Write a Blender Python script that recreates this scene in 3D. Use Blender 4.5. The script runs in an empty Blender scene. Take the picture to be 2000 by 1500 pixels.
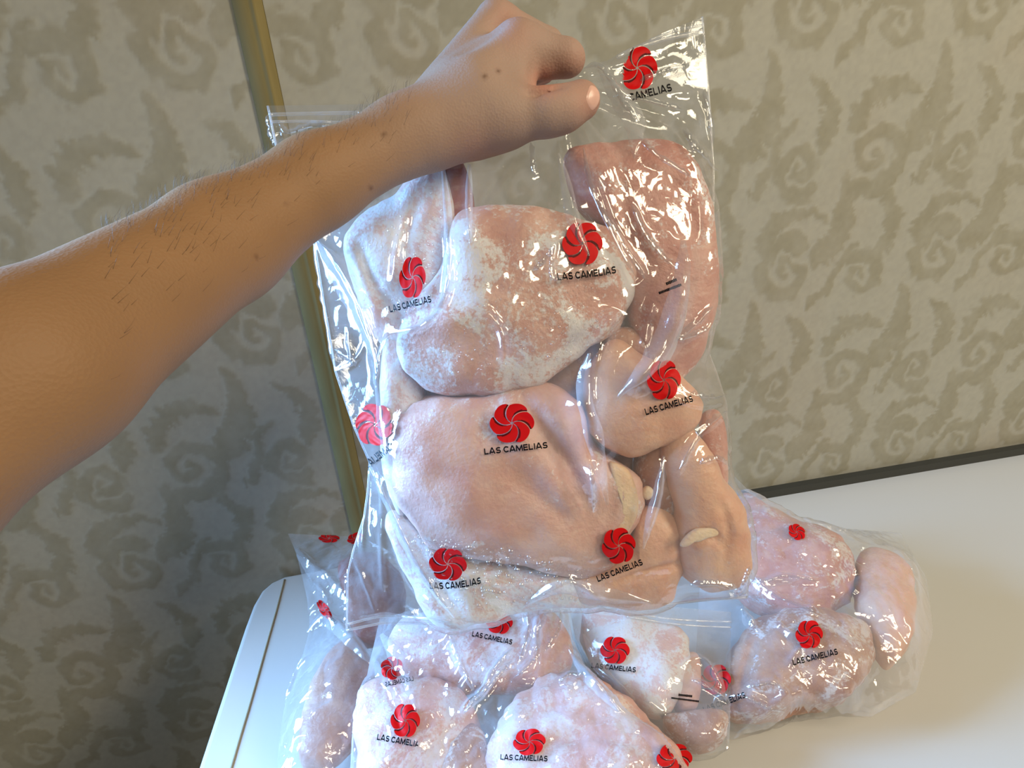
import bpy, bmesh, math, random
import numpy as np
from mathutils import Vector, Matrix

random.seed(7)
C = bpy.context.scene
COL = C.collection

# ------------------------------------------------------------------ camera
FPX = 1091.0
PITCH, ROLL = math.radians(22), math.radians(4.9)
CAM = np.array([0.0, 0.0, 1.25])
F_ = np.array([0, math.cos(PITCH), -math.sin(PITCH)])
R0 = np.array([1.0, 0, 0])
U0 = np.array([0, math.sin(PITCH), math.cos(PITCH)])
R_ = math.cos(ROLL) * R0 - math.sin(ROLL) * U0
U_ = math.cos(ROLL) * U0 + math.sin(ROLL) * R0
cam_data = bpy.data.cameras.new('camera')
cam = bpy.data.objects.new('camera', cam_data)
COL.objects.link(cam)
cam_data.sensor_width = 36.0
cam_data.lens = 36.0 * FPX / 2000.0
cam_data.clip_start = 0.01
cam.matrix_world = Matrix(((R_[0], U_[0], -F_[0], CAM[0]), (R_[1], U_[1], -F_[1], CAM[1]),
                           (R_[2], U_[2], -F_[2], CAM[2]), (0, 0, 0, 1)))
C.camera = cam

# ------------------------------------------------------------------ world, lights, exposure
C.view_settings.view_transform = 'Standard'
C.view_settings.look = 'None'
C.view_settings.gamma = 1.0
C.view_settings.exposure = 0.0
C.view_settings.use_curve_mapping = False
C.cycles.transparent_max_bounces = 32
C.cycles.max_bounces = 10
C.cycles.sample_clamp_indirect = 6.0

world = bpy.data.worlds.new('room_ambient')
C.world = world
world.use_nodes = True
world.node_tree.nodes['Background'].inputs[0].default_value = (1.0, 0.93, 0.80, 1)
world.node_tree.nodes['Background'].inputs[1].default_value = 0.13


def area_light(name, loc, target, sx, sy, power, color, spread=180):
    d = bpy.data.lights.new(name, 'AREA')
    d.shape = 'RECTANGLE'
    d.size, d.size_y = sx, sy
    d.energy = power
    d.color = color
    d.spread = math.radians(spread)
    o = bpy.data.objects.new(name, d)
    COL.objects.link(o)
    o.location = loc
    o.rotation_euler = (Vector(target) - Vector(loc)).to_track_quat('-Z', 'Y').to_euler()
    return o


# daylight from a window on the open side of the room, and the ceiling lamp
area_light('window_daylight', (-1.08, 0.36, 1.25), (0.0, -0.08, 0.95), 0.40, 0.8, 29.0, (0.27, 0.55, 1.0), 82)
LAMP = (1.0, 0.86, 0.62)
area_light('unseen_ceiling_lamp', (2.00, -0.95, 2.25), (0.10, 0.40, 0.95), 0.60, 0.60, 30.0, LAMP)
area_light('unseen_ceiling_lamp', (1.25, -0.35, 2.30), (0.10, 0.40, 0.95), 0.40, 0.40, 9.0, LAMP)  # added lamp, unseen, to carry highlights along more of the film folds
area_light('unseen_ceiling_lamp', (0.50, -0.95, 2.30), (0.10, 0.45, 0.90), 0.40, 0.40, 9.5, LAMP)  # second added lamp out of view, also for the film highlights


# ------------------------------------------------------------------ maths helpers
def ray(px, py):
    px = np.asarray(px, float); py = np.asarray(py, float)
    return F_ + ((px - 1000) / FPX)[..., None] * R_ - ((py - 750) / FPX)[..., None] * U_


def cam_point(px, py, depth):
    return CAM + ray(px, py) * np.asarray(depth, float)[..., None]


class Plane:
    """A flat frame in the room: origin, two axes in it and a normal."""
    def __init__(self, o, n, up):
        self.o = np.asarray(o, float)
        self.n = np.asarray(n, float) / np.linalg.norm(n)
        u = np.cross(up, self.n); self.u = u / np.linalg.norm(u)
        self.v = np.cross(self.n, self.u)

    def hit(self, px, py, w=0.0):
        d = ray(px, py)
        t = (np.asarray(w) + (self.o - CAM) @ self.n) / (d @ self.n)
        p = CAM + d * t[..., None] - self.o
        return p @ self.u, p @ self.v

    def to_world(self, u, v, w):
        return self.o + np.asarray(u)[..., None] * self.u + np.asarray(v)[..., None] * self.v + np.asarray(w)[..., None] * self.n


def plane3(a, b, c, up):
    n = np.cross(b - a, c - a)
    if n @ (CAM - a) < 0:
        n = -n
    return Plane((a + b + c) / 3, n, up)


def _hash(*a):
    h = np.zeros_like(np.asarray(a[0]), dtype=np.int64)
    for k, x in zip((374761393, 668265263, 2147483647, 1274126177), a):
        h = (h + np.asarray(x).astype(np.int64) * k) & 0xFFFFFFFF
        h = ((h ^ (h >> 13)) * 1274126177) & 0xFFFFFFFF
    h = (h ^ (h >> 16)) & 0xFFFF
    return h / 65535.0 * 2 - 1


def noise2(x, y, seed=0):
    xi, yi = np.floor(x).astype(int), np.floor(y).astype(int)
    fx, fy = x - xi, y - yi
    sx, sy = fx * fx * (3 - 2 * fx), fy * fy * (3 - 2 * fy)
    s = np.full_like(xi, seed)
    a, b = _hash(xi, yi, s), _hash(xi + 1, yi, s)
    c, d = _hash(xi, yi + 1, s), _hash(xi + 1, yi + 1, s)
    return (a * (1 - sx) + b * sx) * (1 - sy) + (c * (1 - sx) + d * sx) * sy


def fbm2(x, y, seed=0, octs=3):
    r, a = 0, 1.0
    for k in range(octs):
        r = r + a * noise2(x * 2 ** k, y * 2 ** k, seed + 17 * k)
        a *= 0.5
    return r


def noise3(p, seed=0):
    i = np.floor(p).astype(int)
    f = p - i
    s = f * f * (3 - 2 * f)
    sd = np.full(i.shape[:-1], seed)
    r = 0
    for dx in (0, 1):
        for dy in (0, 1):
            for dz in (0, 1):
                w = (s[..., 0] if dx else 1 - s[..., 0]) * (s[..., 1] if dy else 1 - s[..., 1]) * (s[..., 2] if dz else 1 - s[..., 2])
                r = r + w * _hash(i[..., 0] + dx, i[..., 1] + dy, i[..., 2] + dz, sd)
    return r


def resample(pts, n, closed=False, smooth=True):
    """n points along a polyline, rounded off with a Catmull-Rom spline."""
    p = np.asarray(pts, float)
    m = len(p)
    out = []
    segs = m if closed else m - 1
    for i in range(segs):
        if closed:
            a, b, c, d = p[(i - 1) % m], p[i], p[(i + 1) % m], p[(i + 2) % m]
        else:
            a, b, c, d = p[max(i - 1, 0)], p[i], p[i + 1], p[min(i + 2, m - 1)]
        t = np.linspace(0, 1, 12, endpoint=False)[:, None]
        if smooth:
            out.append(0.5 * (2 * b + (c - a) * t + (2 * a - 5 * b + 4 * c - d) * t ** 2 + (3 * b - a - 3 * c + d) * t ** 3))
        else:
            out.append(b + (c - b) * t)
    q = np.concatenate(out + [p[:1] if closed else p[-1:]])
    L = np.concatenate([[0], np.cumsum(np.linalg.norm(np.diff(q, axis=0), axis=1))])
    s = np.linspace(0, L[-1], n, endpoint=not closed)
    return np.stack([np.interp(s, L, q[:, k]) for k in range(q.shape[1])], 1)


def dist_polyline(x, y, pl):
    """distance to a polyline and the fraction along it"""
    best = np.full(x.shape, 1e9); frac = np.zeros(x.shape)
    n = len(pl) - 1
    for i in range(n):
        a, b = pl[i], pl[i + 1]
        d = b - a
        L2 = max(d @ d, 1e-12)
        t = np.clip(((x - a[0]) * d[0] + (y - a[1]) * d[1]) / L2, 0, 1)
        q = np.hypot(x - a[0] - t * d[0], y - a[1] - t * d[1])
        m = q < best
        best = np.where(m, q, best); frac = np.where(m, (i + t) / n, frac)
    return best, frac


# ------------------------------------------------------------------ object helpers
def mesh_obj(name, verts, faces, mat, parent=None, smooth=True, colors=None):
    me = bpy.data.meshes.new(name)
    verts = np.asarray(verts, np.float32)
    if isinstance(faces, np.ndarray):
        me.vertices.add(len(verts)); me.vertices.foreach_set('co', verts.ravel())
        k = faces.shape[1]
        me.loops.add(faces.size); me.loops.foreach_set('vertex_index', faces.ravel().astype(np.int32))
        me.polygons.add(len(faces)); me.polygons.foreach_set('loop_start', np.arange(0, faces.size, k, dtype=np.int32))
        me.polygons.foreach_set('loop_total', np.full(len(faces), k, np.int32))
        me.update(calc_edges=True)
    else:
        me.from_pydata([tuple(map(float, v)) for v in verts], [], [tuple(f) for f in faces])
        me.update()
    me.validate()
    if smooth:
        me.shade_smooth()
    if colors is not None:
        at = me.color_attributes.new('paint', 'FLOAT_COLOR', 'POINT')
        c4 = np.ones((len(verts), 4), np.float32); c4[:, :colors.shape[1]] = colors
        at.data.foreach_set('color', c4.ravel())
    for m in (mat if isinstance(mat, (list, tuple)) else [mat]):
        me.materials.append(m)
    o = bpy.data.objects.new(name, me)
    COL.objects.link(o)
    if parent is not None:
        o.parent = parent
    return o


def thing(name, label, cat, loc, group=None):
    o = bpy.data.objects.new(name, None)
    COL.objects.link(o)
    o.empty_display_size = 0.02
    o['label'] = label; o['category'] = cat
    if group:
        o['group'] = group
    o.location = Vector(loc)
    o['base'] = [float(x) for x in loc]
    return o


def tag(o, label, cat, group=None):
    o['label'] = label; o['category'] = cat
    if group:
        o['group'] = group
    return o


def local(parent, verts):
    return np.asarray(verts) - np.array(parent['base'])


def grid_faces(nr, nc, wrap=False):
    r = np.arange(nr - 1)[:, None]
    c = np.arange(nc if wrap else nc - 1)[None, :]
    c2 = (c + 1) % nc
    a = r * nc + c; b = r * nc + c2; d = (r + 1) * nc + c; e = (r + 1) * nc + c2
    return np.stack([a, b, e, d], -1).reshape(-1, 4)


def tube(path, radius, sides=8, flat=1.0, flatdir=None):
    p = np.asarray(path, float)
    n = len(p)
    t = np.gradient(p, axis=0); t /= np.linalg.norm(t, axis=1)[:, None] + 1e-12
    ref = np.array(flatdir if flatdir is not None else (0.3, 0.2, 1.0))
    a = np.cross(t, ref); a /= np.linalg.norm(a, axis=1)[:, None] + 1e-12
    b = np.cross(a, t)
    ang = np.linspace(0, 2 * math.pi, sides, endpoint=False)
    rr = np.broadcast_to(np.asarray(radius, float), (n,))
    v = p[:, None, :] + rr[:, None, None] * (np.cos(ang)[None, :, None] * a[:, None, :] + flat * np.sin(ang)[None, :, None] * b[:, None, :])
    f = [tuple(q) for q in grid_faces(n, sides, True)]
    f.append(tuple(range(sides))[::-1]); f.append(tuple((n - 1) * sides + k for k in range(sides)))
    return v.reshape(-1, 3), f


# ------------------------------------------------------------------ materials
def new_mat(name):
    m = bpy.data.materials.new(name); m.use_nodes = True
    nt = m.node_tree; nt.nodes.clear()
    out = nt.nodes.new('ShaderNodeOutputMaterial')
    return m, nt, out


def nd(nt, t, **kw):
    n = nt.nodes.new(t)
    for k, v in kw.items():
        if k.startswith('i_'):
            key = k[2:]
            key = int(key) if key.isdigit() else key.replace('_', ' ')
            n.inputs[key].default_value = v
        else:
            setattr(n, k, v)
    return n


def lnk(nt, a, b):
    nt.links.new(a, b)


def mix_col(nt, fac, a, b):
    m = nt.nodes.new('ShaderNodeMix'); m.data_type = 'RGBA'
    for sock, val in ((m.inputs[0], fac), (m.inputs[6], a), (m.inputs[7], b)):
        if hasattr(val, 'links') or isinstance(val, bpy.types.NodeSocket):
            nt.links.new(val, sock)
        else:
            sock.default_value = val if not isinstance(val, tuple) or len(val) == 4 else (*val, 1)
    return m.outputs[2]


def ramp(nt, src, p0, p1, c0=(0, 0, 0, 1), c1=(1, 1, 1, 1)):
    r = nt.nodes.new('ShaderNodeValToRGB')
    r.color_ramp.elements[0].position = p0; r.color_ramp.elements[1].position = p1
    r.color_ramp.elements[0].color = c0; r.color_ramp.elements[1].color = c1
    nt.links.new(src, r.inputs[0])
    return r.outputs[0]


def srgb(r, g, b):
    return tuple(((c / 255) / 12.92 if c / 255 <= 0.04045 else ((c / 255 + 0.055) / 1.055) ** 2.4) for c in (r, g, b))


def simple_mat(name, color, rough=0.5, spec=0.5, paint=False):
    m, nt, out = new_mat(name)
    b = nd(nt, 'ShaderNodeBsdfPrincipled')
    b.inputs['Base Color'].default_value = (*color, 1)
    b.inputs['Roughness'].default_value = rough
    b.inputs['Specular IOR Level'].default_value = spec
    if paint:
        a = nd(nt, 'ShaderNodeVertexColor', layer_name='paint')
        lnk(nt, a.outputs[0], b.inputs['Base Color'])
    lnk(nt, b.outputs[0], out.inputs[0])
    return m


def chicken_mat(name, base, dark, frost, seed, frost_lo=0.52):
    """raw poultry flesh: mottled pink, fat streaks, patches of frost"""
    m, nt, out = new_mat(name)
    tc = nd(nt, 'ShaderNodeTexCoord')
    mp = nd(nt, 'ShaderNodeMapping')
    mp.inputs['Location'].default_value = (seed * 1.37, seed * 0.71, seed * 2.1)
    lnk(nt, tc.outputs['Object'], mp.inputs[0])
    n1 = nd(nt, 'ShaderNodeTexNoise', i_Scale=26.0, i_Detail=5.0, i_Roughness=0.6, i_Distortion=0.6)
    n2 = nd(nt, 'ShaderNodeTexNoise', i_Scale=17.0, i_Detail=12.0, i_Roughness=0.66, i_Distortion=1.5)
    n3 = nd(nt, 'ShaderNodeTexNoise', i_Scale=420.0, i_Detail=3.0)
    mp2 = nd(nt, 'ShaderNodeMapping'); mp2.inputs['Scale'].default_value = (70, 30, 190)
    mp2.inputs['Rotation'].default_value = (0.4, 0.9 + seed, 0.5)
    lnk(nt, tc.outputs['Object'], mp2.inputs[0])
    n4 = nd(nt, 'ShaderNodeTexNoise', i_Scale=1.0, i_Detail=3.0)
    lnk(nt, mp2.outputs[0], n4.inputs['Vector'])
    for n in (n1, n2, n3):
        lnk(nt, mp.outputs[0], n.inputs['Vector'])
    c = mix_col(nt, ramp(nt, n1.outputs[0], 0.36, 0.66), (*dark, 1), (*base, 1))
    n6 = nd(nt, 'ShaderNodeTexNoise', i_Scale=70.0, i_Detail=6.0, i_Roughness=0.7, i_Distortion=1.0)
    lnk(nt, mp.outputs[0], n6.inputs['Vector'])
    c = mix_col(nt, ramp(nt, n6.outputs[0], 0.50, 0.72, (0, 0, 0, 1), (.5, .5, .5, 1)), c, (dark[0] * 0.92, dark[1] * 0.78, dark[2] * 0.76, 1))
    c = mix_col(nt, ramp(nt, n4.outputs[0], 0.55, 0.8, (0, 0, 0, 1), (.45, .45, .45, 1)), c, (0.80, 0.60, 0.49, 1))
    n5 = nd(nt, 'ShaderNodeTexNoise', i_Scale=330.0, i_Detail=4.0, i_Roughness=0.7)
    lnk(nt, mp.outputs[0], n5.inputs['Vector'])
    fs = nd(nt, 'ShaderNodeMath', operation='MULTIPLY_ADD'); fs.inputs[1].default_value = 0.45
    lnk(nt, n5.outputs[0], fs.inputs[0]); lnk(nt, n2.outputs[0], fs.inputs[2])
    frost_lo = frost_lo + 0.20
    fm = ramp(nt, fs.outputs[0], frost_lo, frost_lo + 0.09, (0, 0, 0, 1), (frost, frost, frost, 1))
    c = mix_col(nt, fm, c, (0.78, 0.77, 0.78, 1))
    b = nd(nt, 'ShaderNodeBsdfPrincipled')
    lnk(nt, c, b.inputs['Base Color'])
    b.inputs['Roughness'].default_value = 0.42
    b.inputs['Subsurface Weight'].default_value = 0.25
    b.inputs['Subsurface Radius'].default_value = (0.012, 0.005, 0.003)
    b.inputs['Subsurface Scale'].default_value = 0.6
    add = nd(nt, 'ShaderNodeMath', operation='ADD')
    lnk(nt, n3.outputs[0], add.inputs[0])
    mul = nd(nt, 'ShaderNodeMath', operation='MULTIPLY'); mul.inputs[1].default_value = 2.5
    lnk(nt, n2.outputs[0], mul.inputs[0]); lnk(nt, mul.outputs[0], add.inputs[1])
    bp = nd(nt, 'ShaderNodeBump', i_Strength=0.45, i_Distance=0.0015)
    lnk(nt, add.outputs[0], bp.inputs['Height']); lnk(nt, bp.outputs[0], b.inputs['Normal'])
    lnk(nt, b.outputs[0], out.inputs[0])
    return m


def film_mat(name, haze=0.10, rough=0.05, bump=0.12, scale=45.0, refl=0.095):
    """thin clear polythene: see-through, glossy, slightly milky"""
    m, nt, out = new_mat(name)
    tc = nd(nt, 'ShaderNodeTexCoord')
    n = nd(nt, 'ShaderNodeTexNoise', i_Scale=scale, i_Detail=4.0, i_Roughness=0.55, i_Distortion=1.2)
    lnk(nt, tc.outputs['Object'], n.inputs['Vector'])
    bp = nd(nt, 'ShaderNodeBump', i_Strength=bump, i_Distance=0.004)
    lnk(nt, n.outputs[0], bp.inputs['Height'])
    lw = nd(nt, 'ShaderNodeLayerWeight', i_Blend=0.5)
    lnk(nt, bp.outputs[0], lw.inputs['Normal'])
    pw = nd(nt, 'ShaderNodeMath', operation='POWER'); pw.inputs[1].default_value = 4.0
    lnk(nt, lw.outputs['Facing'], pw.inputs[0])
    sc = nd(nt, 'ShaderNodeMath', operation='MULTIPLY_ADD', use_clamp=True); sc.inputs[1].default_value = 0.55; sc.inputs[2].default_value = refl
    lnk(nt, pw.outputs[0], sc.inputs[0])
    tr = nd(nt, 'ShaderNodeBsdfTransparent'); tr.inputs[0].default_value = (0.975, 0.98, 0.985, 1)
    gl = nd(nt, 'ShaderNodeBsdfGlossy', i_Roughness=rough)
    lnk(nt, bp.outputs[0], gl.inputs['Normal'])
    df = nd(nt, 'ShaderNodeBsdfDiffuse'); df.inputs[0].default_value = (0.93, 0.95, 1.0, 1)
    tl = nd(nt, 'ShaderNodeBsdfTranslucent'); tl.inputs[0].default_value = (0.93, 0.95, 1.0, 1)
    md = nd(nt, 'ShaderNodeMixShader', i_0=0.4)
    lnk(nt, df.outputs[0], md.inputs[1]); lnk(nt, tl.outputs[0], md.inputs[2])
    n2 = nd(nt, 'ShaderNodeTexNoise', i_Scale=14.0, i_Detail=4.0)
    lnk(nt, tc.outputs['Object'], n2.inputs['Vector'])
    hz = ramp(nt, n2.outputs[0], 0.35, 0.7, (haze * .5,) * 3 + (1,), (haze * 1.6,) * 3 + (1,))
    p2 = nd(nt, 'ShaderNodeMath', operation='POWER'); p2.inputs[1].default_value = 2.0
    lnk(nt, lw.outputs['Facing'], p2.inputs[0])
    hm = nd(nt, 'ShaderNodeMath', operation='MULTIPLY_ADD', use_clamp=True); hm.inputs[1].default_value = min(haze * 1.8, 0.5)
    lnk(nt, p2.outputs[0], hm.inputs[0]); lnk(nt, hz, hm.inputs[2])
    m1 = nd(nt, 'ShaderNodeMixShader'); lnk(nt, hm.outputs[0], m1.inputs[0])
    lnk(nt, tr.outputs[0], m1.inputs[1]); lnk(nt, md.outputs[0], m1.inputs[2])
    m2 = nd(nt, 'ShaderNodeMixShader'); lnk(nt, sc.outputs[0], m2.inputs[0])
    lnk(nt, m1.outputs[0], m2.inputs[1]); lnk(nt, gl.outputs[0], m2.inputs[2])
    lnk(nt, m2.outputs[0], out.inputs[0])
    return m


M_FILM = film_mat('clear_film')
M_FILM_B = film_mat('clear_film_back', haze=0.04, bump=0.10)
M_FILM_T = film_mat('clear_film_table', haze=0.17, bump=0.2)
M_RAIL = film_mat('zip_plastic', haze=0.22, rough=0.15, bump=0.05)
M_SHEEN_FOLD = film_mat('sheen_fold_film', haze=0.15, rough=0.09, bump=0.15)  # extra haze stands in for whitish reflections on the folds
M_GLINT_CREASE = film_mat('glint_crease_film', haze=0.08, rough=0.10, bump=0.06, refl=0.22)  # extra gloss, for strips shaped to draw the bright highlight lines
M_DROP = film_mat('water_drop', haze=0.03, rough=0.05, bump=0.0, refl=0.16)
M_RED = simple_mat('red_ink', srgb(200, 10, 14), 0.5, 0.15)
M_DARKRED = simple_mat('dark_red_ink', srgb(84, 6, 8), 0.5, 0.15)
M_BLACK = simple_mat('black_ink', srgb(14, 12, 16), 0.5, 0.15)


# ------------------------------------------------------------------ setting: wall, trim, floor, table
TABLE_Z = 0.75
tplane = Plane((0, 0.4, TABLE_Z), (0, 0, 1), (0, 1, 0))


def on_table(px, py, z=TABLE_Z):
    d = ray(px, py); t = (z - CAM[2]) / d[..., 2]
    return CAM + d * t[..., None]


wa, wb = on_table(580, 1119), on_table(1560, 953)
wdir = (wb - wa); wdir[2] = 0; wdir /= np.linalg.norm(wdir)
wn = np.array([wdir[1], -wdir[0], 0.0])            # out of the wall, to the room
if wn @ (CAM - wa) < 0:
    wn = -wn
WALL_GAP = 0.006
wall_plane = Plane(wa - wn * WALL_GAP, wn, (0, 0, 1))


def tile_pattern(n=320):
    """one repeat of the acanthus scroll paper, 1 = printed motif"""
    W, H = 0.26, 0.34
    y, x = np.meshgrid(np.linspace(0, H, int(n * H / W), endpoint=False), np.linspace(0, W, n, endpoint=False), indexing='ij')
    xw = x + 0.006 * noise2(x * 90, y * 90, 3); yw = y + 0.006 * noise2(x * 90 + 40, y * 90, 5)
    strokes = []

    def spiral(cx, cy, r0, turns, a0, s, w0, w1):
        t = np.linspace(0, 1, 46)
        a = a0 + s * t * turns * 2 * math.pi
        r = r0 * (1 - t) ** 0.9 + 0.002
        strokes.append((np.stack([cx + r * np.cos(a), cy + r * np.sin(a)], 1), w0, w1, 0))

    def leaf(p, w, sc=9):
        strokes.append((resample(p, 30), w, w * 0.3, sc))
    spiral(0.065, 0.075, 0.046, 1.5, 1.2, 1, 0.014, 0.005)
    spiral(0.190, 0.235, 0.046, 1.5, 4.3, 1, 0.014, 0.005)
    spiral(0.195, 0.060, 0.034, 1.4, 2.2, -1, 0.012, 0.005)
    spiral(0.070, 0.225, 0.034, 1.4, 5.3, -1, 0.012, 0.005)
    leaf([(0.11, 0.09), (0.145, 0.13), (0.150, 0.18), (0.145, 0.215)], 0.026)
    leaf([(0.24, 0.25), (0.275, 0.29), (0.28, 0.34), (0.275, 0.375)], 0.026)
    leaf([(0.02, 0.11), (0.04, 0.15), (0.085, 0.165), (0.12, 0.15)], 0.018)
    leaf([(0.15, 0.275), (0.17, 0.31), (0.215, 0.325), (0.25, 0.31)], 0.018)
    leaf([(0.225, 0.09), (0.24, 0.13), (0.225, 0.17), (0.20, 0.185)], 0.017)
    leaf([(0.10, 0.25), (0.11, 0.29), (0.095, 0.33), (0.07, 0.345)], 0.017)
    leaf([(0.115, 0.02), (0.14, 0.05), (0.165, 0.10), (0.19, 0.115)], 0.012)
    leaf([(0.0, 0.19), (0.02, 0.22), (0.035, 0.27), (0.06, 0.285)], 0.012)
    m = np.zeros_like(x)
    for pl, w0, w1, sc in strokes:
        for ox in (-W, 0, W):
            for oy in (-H, 0, H):
                q = pl + np.array([ox, oy])
                if q[:, 0].max() < -0.03 or q[:, 0].min() > W + 0.03 or q[:, 1].max() < -0.03 or q[:, 1].min() > H + 0.03:
                    continue
                d, fr = dist_polyline(xw, yw, q)
                w = w0 + (w1 - w0) * fr
                if sc:
                    w = w * (0.55 + 0.65 * np.sin(np.pi * np.clip(fr, 0, 1)) ** 0.6) * (0.72 + 0.40 * np.abs(np.sin(fr * math.pi * sc)))
                m = np.maximum(m, np.clip((w - d) / 0.004 + 0.5, 0, 1))
    return m, W, H


def build_wall():
    u0, u1, v0, v1 = -0.95, 1.45, -0.80, 0.75
    step = 0.0027
    nu, nv = int((u1 - u0) / step), int((v1 - v0) / step)
    v, u = np.meshgrid(np.linspace(v0, v1, nv), np.linspace(u0, u1, nu), indexing='ij')
    pat, W, H = tile_pattern()
    # two crossing lengths of paper: each repeat is dropped half a tile from its neighbour
    uu = (u + 0.03) * 1.18 + 0.004 * noise2(u * 40, v * 40, 11); vv = (v + 0.02) * 1.18 + 0.004 * noise2(u * 40 + 9, v * 40, 12)
    ty = ((vv / H) % 1.0) * pat.shape[0]; tx = ((uu / W) % 1.0) * pat.shape[1]
    x0, y0 = tx.astype(int) % pat.shape[1], ty.astype(int) % pat.shape[0]
    fx, fy = tx - np.floor(tx), ty - np.floor(ty)
    x1, y1 = (x0 + 1) % pat.shape[1], (y0 + 1) % pat.shape[0]
    m = (pat[y0, x0] * (1 - fx) + pat[y0, x1] * fx) * (1 - fy) + (pat[y1, x0] * (1 - fx) + pat[y1, x1] * fx) * fy
    m = m * (0.78 + 0.22 * noise2(u * 60, v * 60, 21))
    bg = np.array(srgb(165, 163, 152)); fg = np.array(srgb(147, 143, 126))
    col = bg + (fg - bg) * np.clip(m, 0, 1)[..., None]
    pinkish = np.clip(fbm2(u * 7, v * 7, 31), 0, 1)[..., None] * 0.35
    col = col * (1 - pinkish) + col * np.array([1.05, 0.93, 0.86]) * pinkish
    col *= (1 + 0.05 * fbm2(u * 200, v * 200, 41, 2))[..., None]
    front = wall_plane.to_world(u, v, 0.0004 * m).reshape(-1, 3)
    f = grid_faces(nv, nu)
    # a solid slab: the back face and the rim
    cu = np.array([u0, u1, u1, u0]); cv = np.array([v0, v0, v1, v1])
    back = wall_plane.to_world(cu, cv, np.full(4, -0.10))
    n = len(front)
    verts = np.concatenate([front, back])
    corner = [0, nu - 1, nu * nv - 1, nu * (nv - 1)]
    extra = [(n + 3, n + 2, n + 1, n)]
    for k in range(4):
        extra.append((corner[k], n + k, n + (k + 1) % 4, corner[(k + 1) % 4]))
    f = np.concatenate([f, np.array(extra)])
    cols = np.concatenate([col.reshape(-1, 3), np.tile(bg, (4, 1))])
    o = mesh_obj('wall_back', verts, f, simple_mat('wallpaper', (1, 1, 1), 0.62, 0.25, paint=True), colors=cols, smooth=False)
    o['kind'] = 'structure'


build_wall()


def box_verts(p0, p1):
    x0, y0, z0 = p0; x1, y1, z1 = p1
    v = [(x0, y0, z0), (x1, y0, z0), (x1, y1, z0), (x0, y1, z0), (x0, y0, z1), (x1, y0, z1), (x1, y1, z1), (x0, y1, z1)]
    f = [(0, 3, 2, 1), (4, 5, 6, 7), (0, 1, 5, 4), (1, 2, 6, 5), (2, 3, 7, 6), (3, 0, 4, 7)]
    return v, f


def wood_trim_mat():
    m, nt, out = new_mat('olive_trim')
    tc = nd(nt, 'ShaderNodeTexCoord')
    mp = nd(nt, 'ShaderNodeMapping'); mp.inputs['Scale'].default_value = (60, 60, 9)
    lnk(nt, tc.outputs['Object'], mp.inputs[0])
    n = nd(nt, 'ShaderNodeTexNoise', i_Scale=1.0, i_Detail=6.0)
    lnk(nt, mp.outputs[0], n.inputs[0])
    c = mix_col(nt, ramp(nt, n.outputs[0], 0.3, 0.7), (*srgb(120, 106, 62), 1), (*srgb(138, 124, 78), 1))
    b = nd(nt, 'ShaderNodeBsdfPrincipled', i_Roughness=0.85)
    lnk(nt, c, b.inputs['Base Color']); lnk(nt, b.outputs[0], out.inputs[0])
    return m


def build_trim():
    # a vertical strip that covers a joint of the paper: a flat band and a rounded bead
    ul, _ = wall_plane.hit(np.array([447.0, 681.0]), np.array([0.0, 1000.0]))
    ur, _ = wall_plane.hit(np.array([505.0, 727.0]), np.array([0.0, 1000.0]))
    a, b = float(ul.mean()), float(ur.mean())
    w = b - a
    prof = [(0, 0.0), (0.001, 0.003), (w * 0.52, 0.0034), (w * 0.60, 0.0036), (w * 0.66, 0.0050), (w * 0.72, 0.0055), (w * 0.78, 0.0050), (w * 0.82, 0.0036), (w * 0.97, 0.003), (w, 0.0)]
    zs = np.linspace(-0.80, 0.75, 30)
    v = []
    for z in zs:
        for (x, h) in prof:
            v.append(wall_plane.to_world(np.array(a + x), np.array(z), np.array(h + 0.0006)))
    f = grid_faces(len(zs), len(prof), True)
    o = mesh_obj('trim_1', np.array(v), f, wood_trim_mat(), smooth=False)
    o['kind'] = 'structure'


build_trim()

fl_v, fl_f = box_verts((-1.6, -1.2, -0.06), (2.0, 1.6, 0.0))
floor = mesh_obj('floor', np.array(fl_v), fl_f, simple_mat('dark_floor', srgb(74, 78, 70), 0.6), smooth=False)
floor['kind'] = 'structure'


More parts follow.
